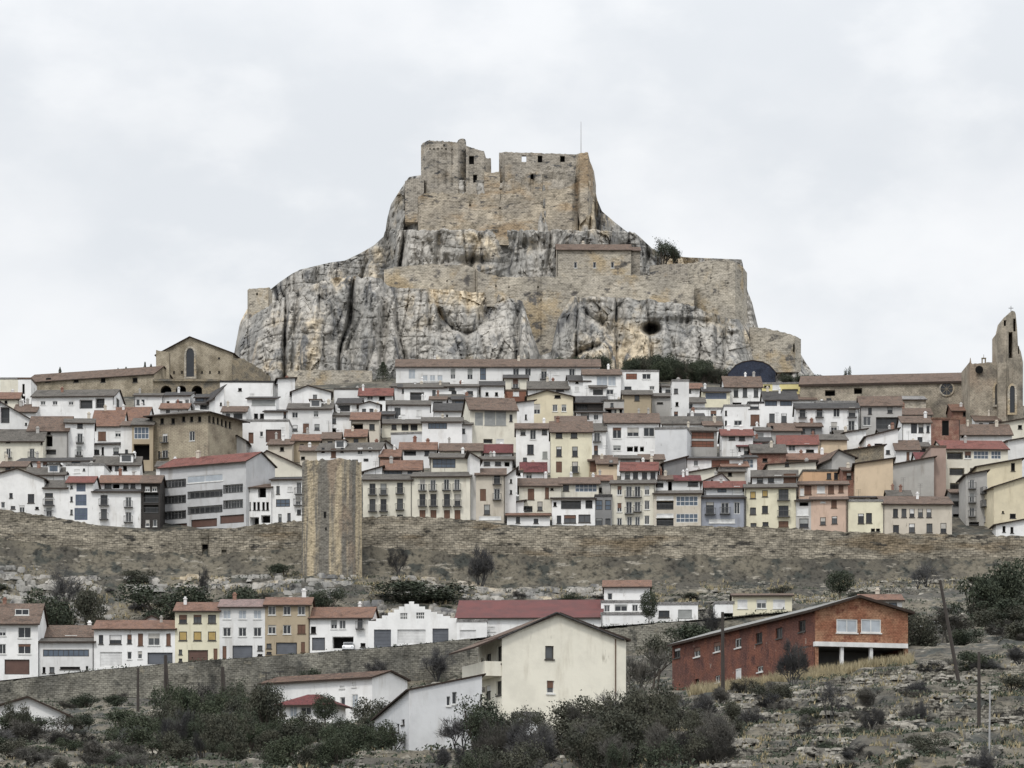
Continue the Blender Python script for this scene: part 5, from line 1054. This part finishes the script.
H(274,366,727,748,'white2','rflat','white garden terrace below the front wing of the farmhouse',t='f',win='o 300@736 10x6;o 322@734 8x6',yaw=-10,Y=381,anchor='r',d=3,chim=0,name='terrace',cat='terrace')
H(-30,66,713,730,'white2','rpink','low whitish gabled shed behind bushes at the bottom left',t='g',rh=17,apex=28,yaw=0,Y=372,d=12,chim=0,win='K 20@722 14x5;d 38@720 6x5;W 5@722 10x6',name='shed',cat='shed')
curtain('garden_wall',[(366,300),(408,286)],[(366,752),(392,738),(408,728)],[(366,775),(408,790)],.6,'palegrey','pale garden wall stepping down left of the long grey building','wall',jag=.1,step=3,rough=.1,through=False)
# ---------------------------------------------------------------- cars
def car(px,Y,label,rz,z=None,mat='carpaint'):
    p=at(px,600,Y); p.z=(tzn(px,Y) if z is None else z)+.1
    root=empty('parked_car',p,rz); tag(root,label,'car')
    prof=[(-2.1,.35),(-2.15,.75),(-1.95,.92),(-1.35,.98),(-.75,1.42),(.75,1.45),(1.25,1.0),(2.0,.85),(2.12,.6),(2.1,.32)]
    m=MB(); W=.84
    for s,(wy) in((1,-W),(-1,W)):
        f=[(x,wy*(1 if z<.95 else .86),z) for x,z in prof]; m.face(f if s>0 else f[::-1])
    n=len(prof)
    for i in range(n):
        a,b=prof[i],prof[(i+1)%n]; wa=W*(1 if a[1]<.95 else .86); wb=W*(1 if b[1]<.95 else .86)
        m.face([(a[0],wa,a[1]),(b[0],wb,b[1]),(b[0],-wb,b[1]),(a[0],-wa,a[1])])
    m.build('body',mat,root)
    g=MB(); 
    for wy in(-1,1):
        y=wy*.80; q=[(-1.15,y*1.0,1.0),(1.05,y,1.0),(.7,y*.93,1.36),(-.7,y*.93,1.36)]; g.face(q if wy<0 else q[::-1])
    g.face([(-1.36,-.68,1.01),(-.80,-.68,1.41),(-.80,.68,1.41),(-1.36,.68,1.01)]); g.face([(1.27,.68,1.02),(.80,.68,1.42),(.80,-.68,1.42),(1.27,-.68,1.02)])
    g.build('window','glass',root)
    for x in(-1.3,1.35):
        for y in(-.8,.8):
            w=MB(); w.tube((x,y-.1,.32),(x,y+.1,.32),.32,.32,14); w.build('wheel','tyre',root)
    for y in(-.6,.6): h=MB(); h.box(2.0,2.13,y-.16,y+.16,.6,.74); h.build('headlight','glasspale',root)
car(932.5,447,'white car parked on the hillside track right of the barn',R(165))
car(349,525.5,'pale car nosing out of the dark open garage of the lower street',R(-92),z=tz(349,523))
# ---------------------------------------------------------------- poles
def polef(x0,r0,x1,r1,Y,label,rad=.16,twin=False,arm=False,mat='wood'):
    a=at(x0,r0,Y); b=at(x1,r1,Y); a.z=min(a.z,tz(x0,Y)+.2)-.8
    root=empty('telegraph_pole',a); tag(root,label,'pole')
    m=MB(); d=b-a; m.tube((0,0,0),d,rad,rad*.7,8); m.build('shaft',mat,root)
    if twin: m=MB(); m.tube((.55,0,0),d+Vector((.12,0,0)),rad,rad*.7,8); m.build('brace',mat,root)
    if arm:
        m=MB(); q=d*.985; m.box(q.x-.5,q.x+.5,-.05,.05,q.z-.06,q.z+.06); m.build('crossarm','iron',root)
polef(723,688,722.5,612,318,'tall upright wooden pole in front of the brick barn',.19)
polef(960.5,673,940,580,285,'tall leaning wooden pole on the crest right of the barn',.17)
polef(979,738,979,652,235,'straight dark wooden pole at the lower right',.14)
polef(989,768,990,690,215,'short pale post right of the straight dark pole',.07,mat='steel')
polef(138,700,138,668,440,'single dark pole against the left retaining wall',.2)
polef(165,700,165,655,440,'twin-legged dark pole in front of the retaining wall and shop house',.2,True)
polef(222,706,222,667,430,'twin-legged dark pole in front of the white terrace house',.2,True)
polef(281,690,280,671,420,'short thin pole left of the farmhouse roof',.09,arm=True)
polef(266,690,266,672,425,'shorter thin pole over the left end of the farmhouse roof',.09,arm=True)
# ---------------------------------------------------------------- vegetation
def limb(mb,p,d,L,r,depth,rnd,tips,n=3,spread=.7,up=.2):
    q=p+d*L; mb.tube(p,q,r,r*.6,5 if depth>1 else 3)
    if depth==0: tips.append((q,d)); return
    for i in range(n):
        v=Vector((rnd.gauss(0,spread),rnd.gauss(0,spread),rnd.gauss(up,spread*.5))); nd=(d+v).normalized()
        limb(mb,p+d*L*rnd.uniform(.55,1.0),nd,L*rnd.uniform(.55,.8),r*.55,depth-1,rnd,tips,n,spread,up)
def tree_proto(kind,seed):
    """unit tree: about 1 tall, 1 wide"""
    rnd=random.Random(seed); tr=MB(); cr=MB(); tips=[]
    if kind=='bare':
        for i in range(rnd.randint(3,5)):
            d=Vector((rnd.gauss(0,.35),rnd.gauss(0,.35),1)).normalized(); limb(tr,Vector((rnd.uniform(-.05,.05),rnd.uniform(-.05,.05),-.05)),d,rnd.uniform(.22,.36),.018,3,rnd,tips,3,.55,.25)
        for q,d in tips:
            for k in range(20):
                v=(d+Vector((rnd.gauss(0,.7),rnd.gauss(0,.7),rnd.gauss(.2,.5)))).normalized(); l=rnd.uniform(.06,.13); o=q+Vector((rnd.gauss(0,.03),rnd.gauss(0,.03),rnd.gauss(0,.03)))
                s=v.orthogonal().normalized()*rnd.uniform(.003,.006); cr.face([o-s,o+s,o+v*l])
    elif kind=='bush':   # leafy low shrub
        nb=rnd.randint(12,15); B=[]
        for i in range(nb):
            a=rnd.uniform(0,6.28); rr=.40*math.sqrt(rnd.random()); B.append((Vector((rr*math.cos(a),rr*math.sin(a),rnd.uniform(.08,.78-rr*.6))),rnd.uniform(.13,.26)))
        for c,r in B:
            tr.tube((0,0,-.05),c,.02,.006,4)
            for k in range(int(420*(r/.2)**2)):
                v=Vector((rnd.gauss(0,1),rnd.gauss(0,1),rnd.gauss(0,1))).normalized()*r*rnd.uniform(.45,1.15); v.z*=.85; o=c+v
                if o.z<0: continue
                n=Vector((rnd.gauss(0,1),rnd.gauss(0,1),rnd.gauss(0,1))).normalized(); a=n.orthogonal().normalized(); b=n.cross(a); s=rnd.uniform(.012,.026)
                cr.face([o-a*s-b*s*.6,o+a*s-b*s*.4,o+a*s*.3+b*s])
    elif kind=='tree':   # upright, open leafy tree
        for i in range(rnd.randint(2,4)):
            d=Vector((rnd.gauss(0,.28),rnd.gauss(0,.28),1)).normalized(); limb(tr,Vector((rnd.uniform(-.06,.06),rnd.uniform(-.06,.06),-.05)),d,rnd.uniform(.25,.36),.022,3,rnd,tips,3,.5,.22)
        for q,d in tips:
            m_=rnd.choice([14,34,55])
            for k in range(m_):
                o=q+Vector((rnd.gauss(0,.045),rnd.gauss(0,.045),rnd.gauss(0,.05))); n=Vector((rnd.gauss(0,1),rnd.gauss(0,1),rnd.gauss(0,1))).normalized(); a=n.orthogonal().normalized(); b=n.cross(a); s=rnd.uniform(.008,.018)
                cr.face([o-a*s-b*s*.6,o+a*s-b*s*.4,o+a*s*.3+b*s])
    elif kind=='round':  # clipped round street tree
        tr.tube((0,0,-.05),(0,0,.5),.03,.02,6)
        for i in range(7):
            a=rnd.uniform(0,6.28); tr.tube((0,0,.35),(.25*math.cos(a),.25*math.sin(a),rnd.uniform(.55,.85)),.014,.004,4)
        for k in range(4500):
            v=Vector((rnd.gauss(0,1),rnd.gauss(0,1),rnd.gauss(0,1))).normalized(); bump=1+.28*N(v.x*2.5+seed,v.y*2.5,v.z*2.5); o=Vector((0,0,.64))+Vector((v.x*.42,v.y*.42,v.z*.36))*bump*rnd.uniform(.5,1.05)
            n=Vector((rnd.gauss(0,1),rnd.gauss(0,1),rnd.gauss(0,1))).normalized(); a=n.orthogonal().normalized(); b=n.cross(a); s=rnd.uniform(.012,.026)
            cr.face([o-a*s-b*s*.6,o+a*s-b*s*.4,o+a*s*.3+b*s])
    elif kind=='conifer':
        tr.tube((0,0,-.05),(0,0,.95),.03,.006,6)
        for k in range(3200):
            h=rnd.random()**.8; rr=(.42*(1-h)**.75+.03)*rnd.uniform(.35,1.1)*(1+.25*math.sin(h*34+seed)); a=rnd.uniform(0,6.28); o=Vector((rr*math.cos(a),rr*math.sin(a),.08+h*.92-rr*.12))
            n=Vector((rnd.gauss(0,1),rnd.gauss(0,1),rnd.gauss(0,1))).normalized(); a_=n.orthogonal().normalized(); b=n.cross(a_); s=rnd.uniform(.012,.024)
            cr.face([o-a_*s-b*s*.5,o+a_*s-b*s*.4,o+a_*s*.3+b*s])
    return tr,cr
PROTO={}
def get_proto(kind,i,leaf):
    key=(kind,i,leaf)
    if key not in PROTO:
        tr,cr=tree_proto(kind,i*17+3)
        def me(mb,n,m):
            x=bpy.data.meshes.new(n); x.from_pydata([tuple(v) for v in mb.v],[],mb.f); x.materials.append(MATS[m]); x.update(); return x
        PROTO[key]=(me(tr,'trunk','bark' if kind!='bare' else leaf),me(cr,'crown',leaf))
    return PROTO[key]
rt=random.Random(11)
TN={'tree':'leafy_tree','bare':'bare_tree','bush':'bush','round':'round_tree','conifer':'conifer'}
def tree(px,rowb,Y,w,h,kind,leaf,label,cat=None,group=None,ground=True,name=None):
    """rowb: only used when not on the hillside; w,h in pixels"""
    k=Y/F
    z=tz(px,Y)-.2 if ground else (HR-rowb)*k
    z_row=(HR-rowb)*k
    root=empty(name or TN[kind],((px-CX)*k,Y,z),rt.uniform(0,6.28)); hh=(z_row-z)+h*k if ground else h*k
    hh=max(hh,h*k*.7)
    root.scale=(w*k,w*k,hh)
    tag(root,label,cat or ('bush' if kind in('bush',) else 'tree'),group)
    a,b=get_proto(kind,rt.randint(0,2),leaf)
    for n,m in(('trunk',a),('crown',b)):
        o=bpy.data.objects.new(n,m); COL.objects.link(o); o.parent=root
    return root
# singles
tree(664,266,846,40,40,'tree','leafdark','tall dark tree left of the bastion on the castle skyline',ground=False)
tree(677,266,846,28,26,'tree','leafdark','smaller dark tree right beside the tall tree on the castle skyline',ground=False)
tree(617,233,885,8,10,'bare','twigdark','tiny wispy bare tree on the right shoulder of the castle summit',ground=False)
tree(383,389,806,22,27,'conifer','leafdark','black cypress between the terrace wall and the long inn')
tree(848,371,815,8,12,'bush','leafdark','single little tree on the skyline above the cathedral nave',cat='tree')
for px,h in((60,9),(118,8),(126,9),(145,14),(151,12)): tree(px,376,832,10,h,'conifer','leafdark','small dark conifer behind the long convent roof on the left skyline',group='conifers behind the convent roof')
tree(649,618,521,22,28,'round','leafdark','dark round tree on a thin trunk before the low white building')
tree(711,620,500,36,38,'bare','twigdark','dark feathery bare tree left of the pale yellow house by the barn')
tree(840,600,545,34,30,'round','leafdark','dense dark tree above the roof of the brick barn')
tree(926,594,560,52,50,'bare','twigdark','large round leafless tree on the slope below the right part of the wall')
tree(68,582,560,56,44,'bare','twigdark','large grey leafless tree under the left part of the wall')
tree(399,556,592,26,28,'bare','twigdark','small hazy leafless bush against the wall right of the tower')
tree(481,566,592,42,44,'bare','twigdark','hazy blue-grey leafless tree against the wall below the beige house')
tree(235,604,552,62,32,'bush','leafdark','wide dark green shrub above the roofs of the terrace houses')
tree(425,596,570,100,22,'bush','leafdark','low dark spreading shrub at the wall foot right of the tower')
tree(330,604,560,40,22,'bush','leafdark','dark shrub just below the foot of the tall tower')
tree(163,583,560,90,16,'bush','leafdark','long low dark shrub under the left wall beside the recesses')
tree(55,615,548,70,42,'bush','leafdark','dark green shrub behind the roofs at the left end of the lower street')
tree(92,610,552,40,38,'bush','leafmid','dull green shrub behind the low ribbon window house')
tree(205,582,575,14,30,'bare','twigdark','thin leafless bush in the rocky recess under the left wall')
tree(1005,600,470,70,62,'bush','leafdark','big dark bush mass at the right edge below the track')
tree(975,606,460,50,46,'bush','leafdark','dark bush right of the leaning pole')
tree(945,645,400,90,52,'bare','twig','grey leafless thicket right of the barn gable')
tree(915,640,385,50,44,'bush','leafmid','dull green bush touching the right corner of the barn')
tree(655,680,385,70,84,'tree','leafmid','tall bush in the gap between the cream house and barn')
tree(640,690,330,60,66,'bare','twig','tall grey leafless thicket hard right of the cream house')
tree(685,640,480,60,26,'bush','leafdark','dark shrub on the bank above the left end of the barn')
tree(735,700,300,66,0+62,'bare','twigdark','spreading leafless shrub at the left foot of the brick barn')if 0 else None
tree(793,682,315,44,70,'bare','twigdark','small leafless tree in front of the long barn wall',cat='tree')
tree(565,760,262,96,96,'tree','leafmid','large feathery leafless tree before the right half of the cream house')
tree(570,765,255,70,60,'bush','leafmid','leafy bush at the foot of the feathery tree by the cream house')
tree(488,762,262,80,100,'tree','leafdark','tall dark leafy bush covering the left corner of the cream house')
tree(440,772,250,34,36,'bare','twigdark','dark twiggy bush before the long pale grey building')
tree(325,740,372,30,46,'round','leafdark','dark little tree in front of the farmhouse front wing')
tree(388,745,330,44,40,'bush','leafdark','dark bush with thin trunks right of the farmhouse')
tree(18,720,340,26,34,'bush','leafmid','bush standing before the door of the whitish shed')
tree(832,720,262,44,64,'bare','twigdark','dark leafless tree on the stone terraces below the barn',cat='tree')
tree(332+540,745,240,40,52,'bare','twigdark','small leafless tree low on the terraced slope left of the straight pole',cat='tree')
tree(985,770,190,46,50,'bare','twigdark','bare sapling at the bottom right corner',cat='tree')
tree(922,730,250,22,46,'bare','twigdark','slim bare tree between the two dark poles and the barn',cat='tree')
tree(437,650,515,46,26,'bare','twigdark','dark twiggy bush hanging on the retaining wall below the workshop')
tree(380,668,515,36,22,'bare','twigdark','twiggy bush on the retaining wall above the farmhouse gable')
tree(338,688,505,26,26,'bare','twigdark','twiggy bush on the retaining wall below the open garage')
tree(308,688,505,30,28,'bush','leafdark','leafy dark bush on the retaining wall right of the tan terrace house')
# groups
def patch(n,x0,x1,r0,r1,Ya,Yb,w0,w1,asp,kinds,label,group,cat=None,seed=1,rowgrow=0):
    rnd=random.Random(seed)
    for i in range(n):
        t=rnd.random(); px=rnd.uniform(x0,x1); Y=lerp(Ya,Yb,t); kind,leaf=rnd.choice(kinds); w=rnd.uniform(w0,w1)
        row=HR-tz(px,Y)*F/Y
        tree(px,row,Y,w,w*asp*rnd.uniform(.8,1.2),kind,leaf,label,cat,group)
BL=[('tree','leafgreen'),('tree','leafdark'),('bush','leafgreen'),('bush','leafmid'),('tree','leafmid'),('bare','twigdark')]
patch(60,165,268,0,0,290,400,26,50,1.35,BL,'dark green growth in the dense thicket left of the farmhouse','thicket left of the farmhouse',seed=2)
patch(34,-10,190,0,0,262,372,34,60,.6,[('bush','leafgreen'),('bare','twigdark'),('bare','twig'),('tree','leafmid'),('tree','leafdark')],'dark shrub on the bottom left slope under the retaining wall','bushes of the bottom left slope',seed=3)
patch(36,262,400,0,0,262,345,26,48,.95,BL,'dark bush on the bank below the farmhouse','bushes below the farmhouse',seed=4)
patch(50,455,720,0,0,205,285,34,68,1.15,[('tree','leafmid'),('tree','leafdark'),('bare','twig'),('bare','twigdark'),('bare','twig'),('bush','leafmid')],'tangled bush on the slope at the foot of the cream house','bushes at the foot of the cream house',seed=5)
patch(26,640,800,0,0,245,312,26,52,.75,[('bush','leafmid'),('bare','twigdark'),('tree','leafmid'),('bare','twig')],'grey-green shrub on the slope below the brick barn','shrubs below the barn',seed=6)
patch(50,790,1060,0,0,190,300,14,46,.6,[('bare','twig'),('bare','twigdark'),('bush','leafmid'),('bare','twigdark'),('bush','leafdark'),('bare','twig')],'small scrubby shrub on the terraced stony slope at lower right','scrub on the stone terraces',seed=7)
patch(26,628,722,0,0,800,816,20,32,1.1,[('tree','leafdark'),('bush','leafdark'),('bush','leafgreen'),('tree','leafmid')],'dark shrub at the right foot of the castle rock','shrubs at the right foot of the rock',seed=8)
patch(10,782,815,0,0,806,816,16,26,.9,[('bush','leafdark'),('tree','leafdark')],'dark shrub right of the dark blue hall','shrubs right of the blue hall',seed=18)
patch(10,528,600,0,0,806,816,18,30,1.0,[('bush','leafdark'),('bush','leafmid')],'dark shrub in the cleft above the long inn','shrubs above the long inn',seed=9)
patch(14,380,610,0,0,540,585,18,40,.4,[('bush','leafdark'),('bare','twigdark'),('bare','twig')],'low scrub shrub on the rocky bank behind the stepped workshop','scrub behind the stepped workshop',seed=10)
patch(16,620,1040,0,0,540,590,12,30,.45,[('bush','leafmid'),('bare','twigdark'),('bush','leafdark')],'small shrub on the bare slope below the right wall','shrubs below the right wall',seed=11)
patch(16,-10,300,0,0,540,590,16,40,.45,[('bush','leafdark'),('bare','twigdark'),('bush','leafmid')],'small shrub on the rocky bank below the left wall','shrubs below the left wall',seed=12)
patch(16,915,1050,0,0,370,470,30,60,.5,[('bush','leafdark'),('bush','leafmid'),('bare','twig')],'dark shrub on the hillside right of the barn','shrubs right of the barn',seed=13)
patch(14,0,300,0,0,425,500,24,50,.5,[('bush','leafdark'),('bare','twig'),('bare','twigdark')],'dark shrub growing against the foot of the left retaining wall','shrubs along the retaining wall',seed=14)
# ---------------------------------------------------------------- loose stones and dry grass (uncountable)
def stones(name,n,box,size,seed,mat='stone',flat=.55,lines=0):
    rnd=random.Random(seed); mb=MB(); x0,x1,Ya,Yb=box
    for i in range(n):
        px=rnd.uniform(x0,x1); Y=rnd.uniform(Ya,Yb)
        if lines:
            z=tz(px,Y)+1.5*N((px-CX)/F*Y*.03,Y*.03,1)
            if abs((z/1.5)%1-.5)>.2 and rnd.random()<.965: continue
        if N(px*.02,Y*.05,seed)<-.02: continue
        z=tzn(px,Y); x=(px-CX)/F*Y; s=rnd.uniform(*size)*rnd.uniform(.5,1); a=rnd.uniform(0,6.28); ca,sa=math.cos(a),math.sin(a)
        i0=len(mb.v); W=s*rnd.uniform(.8,1.8); D=s; Hh=s*flat*rnd.uniform(.7,1.4)
        for (u,v,w) in((-1,-1,-1),(1,-1,-1),(1,1,-1),(-1,1,-1),(-.8,-.7,1),(.7,-.8,1),(.8,.6,1),(-.6,.8,1)):
            u*=W*rnd.uniform(.75,1.1);v*=D*rnd.uniform(.75,1.1);w*=Hh*rnd.uniform(.8,1.1); mb.v.append((x+u*ca-v*sa,Y+u*sa+v*ca,z+w*.8))
        for q in((4,5,6,7),(0,1,5,4),(1,2,6,5),(2,3,7,6),(3,0,4,7)): mb.f.append(tuple(i0+k for k in q)); mb.m.append(0)
    tag(mb.build(name,mat),'pale stones and rubble strewn over the slope','stones',kind='stuff')
stones('terrace_stones',30000,(700,1080,190,318),(.09,.36),1,lines=1)
stones('slope_stones',3000,(-20,720,200,330),(.08,.3),2)
stones('bank_rocks',5000,(-20,620,538,594),(.25,1.0),3,mat='rock',flat=.8)
stones('bank_rocks',5000,(600,1060,536,594),(.15,.55),4)
stones('bank_rocks',900,(400,1060,430,512),(.2,.6),5)
def grass(name,n,box,h,seed,w=.05,clump=-.05):
    rnd=random.Random(seed); mb=MB(); x0,x1,Ya,Yb=box
    for i in range(n):
        px=rnd.uniform(x0,x1); Y=rnd.uniform(Ya,Yb)
        if N(px*.03,Y*.08,seed+5)<clump: continue
        z=tzn(px,Y)-.05; x=(px-CX)/F*Y; hh=rnd.uniform(*h)
        for k in range(3):
            a=rnd.uniform(0,6.28); dx,dy=math.cos(a)*w,math.sin(a)*w; l=hh*.5
            mb.face([(x-dx,Y-dy,z),(x+dx,Y+dy,z),(x+rnd.gauss(0,l*.5),Y+rnd.gauss(0,l*.5),z+hh)])
    tag(mb.build(name,'drygrass'),'tufts of pale dry grass','grass',kind='stuff')
def dry_wall(xa,xb,Y,h,label):
    rows=[(p,HR-(tz(p,Y)+h)*F/Y) for p in range(xa,xb+1,12)]; bots=[(p,r+(h+1.2)*F/Y) for p,r in rows]
    curtain('dry_stone_wall',[(xa,Y),(xb,Y+2)],rows,bots,.9,'drystone',label,'wall',jag=.28,step=3,seg=.35,rough=.5,through=False)
nmat('drystone',(.44,.415,.35),(.22,.205,.175),scale=1.2,fine=.7,bscale=3,bump=1,c4=(.05,.048,.042),s4=1.6,lo4=.52,hi4=.6,st4=(.7,.7,1.6),brick=(.45,.2,.55))
dry_wall(812,904,296,.8,'short dry stone terrace wall just below the barn undercroft')
dry_wall(925,1040,288,.9,'dry stone terrace wall beside the leaning pole')
dry_wall(720,812,272,.7,'dry stone terrace wall on the slope below the long barn wall')
dry_wall(850,940,262,.8,'dry stone terrace wall in the middle of the stony slope')
dry_wall(940,1060,258,.8,'dry stone terrace wall left and right of the straight dark pole')
dry_wall(770,900,238,.7,'long low dry stone terrace wall low on the stony slope')
dry_wall(895,1040,226,.7,'lowest dry stone terrace wall near the bottom right corner')
dry_wall(700,800,222,.6,'dry stone terrace wall near the bottom edge right of the thicket')
def cover(name,n,box,s,seed,mat='leafdark',thr=0.0):
    rnd=random.Random(seed); mb=MB(); x0,x1,Ya,Yb=box
    for i in range(n):
        px=rnd.uniform(x0,x1); Y=rnd.uniform(Ya,Yb); x=(px-CX)/F*Y
        if N(x*.12,Y*.12,seed)+.5*N(x*.5,Y*.5,seed)<thr: continue
        z=tzn(px,Y); r=rnd.uniform(*s)
        for k in range(7):
            o=Vector((x+rnd.gauss(0,r*.5),Y+rnd.gauss(0,r*.5),z+abs(rnd.gauss(0,r*.35)))); a=Vector((rnd.gauss(0,1),rnd.gauss(0,1),rnd.gauss(0,1))).normalized(); b=a.orthogonal().normalized(); q=r*rnd.uniform(.15,.3)
            mb.face([o-a*q,o+a*q,o+b*q*1.5])
    tag(mb.build(name,mat),'low dark scrub covering the slope','ground cover',kind='stuff')
cover('ground_scrub',9000,(680,1070,190,325),(.25,.6),21)
cover('ground_scrub',9000,(-20,700,195,420),(.25,.7),22,thr=-.15)
cover('ground_scrub',12000,(-20,1060,420,594),(.3,.8),23,thr=.02)
cover('ground_scrub',5000,(-20,1060,536,594),(.3,.8),24,mat='leafmid',thr=.0)
grass('dry_grass',5000,(690,912,322,333),(.4,1.3),1,clump=-1)
grass('dry_grass',9000,(620,1060,195,318),(.15,.5),2,w=.06)
grass('dry_grass',4000,(-20,660,200,330),(.15,.5),3,w=.06,clump=.05)
grass('dry_grass',9000,(-20,1060,538,594),(.3,.9),4,w=.12,clump=.05)
# ---------------------------------------------------------------- camera, sky, light
cam=bpy.data.cameras.new('camera'); co=bpy.data.objects.new('camera',cam); COL.objects.link(co); sc.camera=co
co.location=(0,0,0); co.rotation_euler=(R(90),0,0); cam.sensor_width=36; cam.lens=36*F/1024; cam.shift_y=(HR-384)/1024; cam.clip_start=1; cam.clip_end=20000
w=bpy.data.worlds.new('World'); sc.world=w; w.use_nodes=True; nt=w.node_tree; n=nt.nodes; l=nt.links
for x in list(n): n.remove(x)
SE,SA=56,200
out=n.new('ShaderNodeOutputWorld'); mix=n.new('ShaderNodeMixShader'); b1=n.new('ShaderNodeBackground'); b2=n.new('ShaderNodeBackground')
sky=n.new('ShaderNodeTexSky'); sky.sky_type='NISHITA'; sky.sun_disc=False; sky.sun_elevation=R(SE); sky.sun_rotation=R(SA)
l.new(sky.outputs[0],b1.inputs[0]); b1.inputs[1].default_value=.1
tc=n.new('ShaderNodeTexCoord'); 
def cl(scale,st,det,lo,hi,off=0):
    mp=n.new('ShaderNodeMapping'); mp.inputs['Scale'].default_value=st; mp.inputs['Location'].default_value=(off,off,off); l.new(tc.outputs['Generated'],mp.inputs[0])
    t=n.new('ShaderNodeTexNoise'); t.inputs['Scale'].default_value=scale; t.inputs['Detail'].default_value=det; t.inputs['Roughness'].default_value=.5; l.new(mp.outputs[0],t.inputs[0])
    r=n.new('ShaderNodeMapRange'); r.interpolation_type='SMOOTHSTEP'; r.inputs[1].default_value=lo; r.inputs[2].default_value=hi; l.new(t.outputs[0],r.inputs[0]); return r.outputs[0]
c1=cl(9,(1,1,1.7),7,.40,.62,3.1); c2=cl(26,(1,1,1.8),6,.45,.7,1.7)
m1=n.new('ShaderNodeMix'); m1.data_type='RGBA'; m1.inputs[6].default_value=(.765,.79,.82,1); m1.inputs[7].default_value=(.89,.90,.915,1); l.new(c1,m1.inputs[0])
m2=n.new('ShaderNodeMix'); m2.data_type='RGBA'; m2.inputs[7].default_value=(.96,.965,.97,1); l.new(m1.outputs[2],m2.inputs[6])
mm=n.new('ShaderNodeMath'); mm.operation='MULTIPLY'; mm.inputs[1].default_value=.5; l.new(c2,mm.inputs[0]); l.new(mm.outputs[0],m2.inputs[0])
# overcast sky: brighter towards the zenith
sp=n.new('ShaderNodeSeparateXYZ'); l.new(tc.outputs['Generated'],sp.inputs[0])
g=n.new('ShaderNodeMapRange'); g.inputs[1].default_value=.22; g.inputs[2].default_value=1; g.inputs[3].default_value=1.0; g.inputs[4].default_value=2.3; l.new(sp.outputs[2],g.inputs[0])
l.new(m2.outputs[2],b2.inputs[0]); l.new(g.outputs[0],b2.inputs[1])
mix.inputs[0].default_value=.92; l.new(b1.outputs[0],mix.inputs[1]); l.new(b2.outputs[0],mix.inputs[2]); l.new(mix.outputs[0],out.inputs[0])
sun=bpy.data.lights.new('sun','SUN'); so=bpy.data.objects.new('sun',sun); COL.objects.link(so); sun.energy=1.5; sun.angle=R(9); sun.color=(1,.96,.9)
dv=Vector((math.sin(R(SA))*math.cos(R(SE)),math.cos(R(SA))*math.cos(R(SE)),math.sin(R(SE))))
so.rotation_euler=dv.to_track_quat('Z','Y').to_euler()
sc.view_settings.view_transform='Standard'; sc.view_settings.look='None'; sc.view_settings.exposure=.1; sc.view_settings.gamma=1; sc.view_settings.use_curve_mapping=False
sc.cycles.max_bounces=5; sc.cycles.diffuse_bounces=3
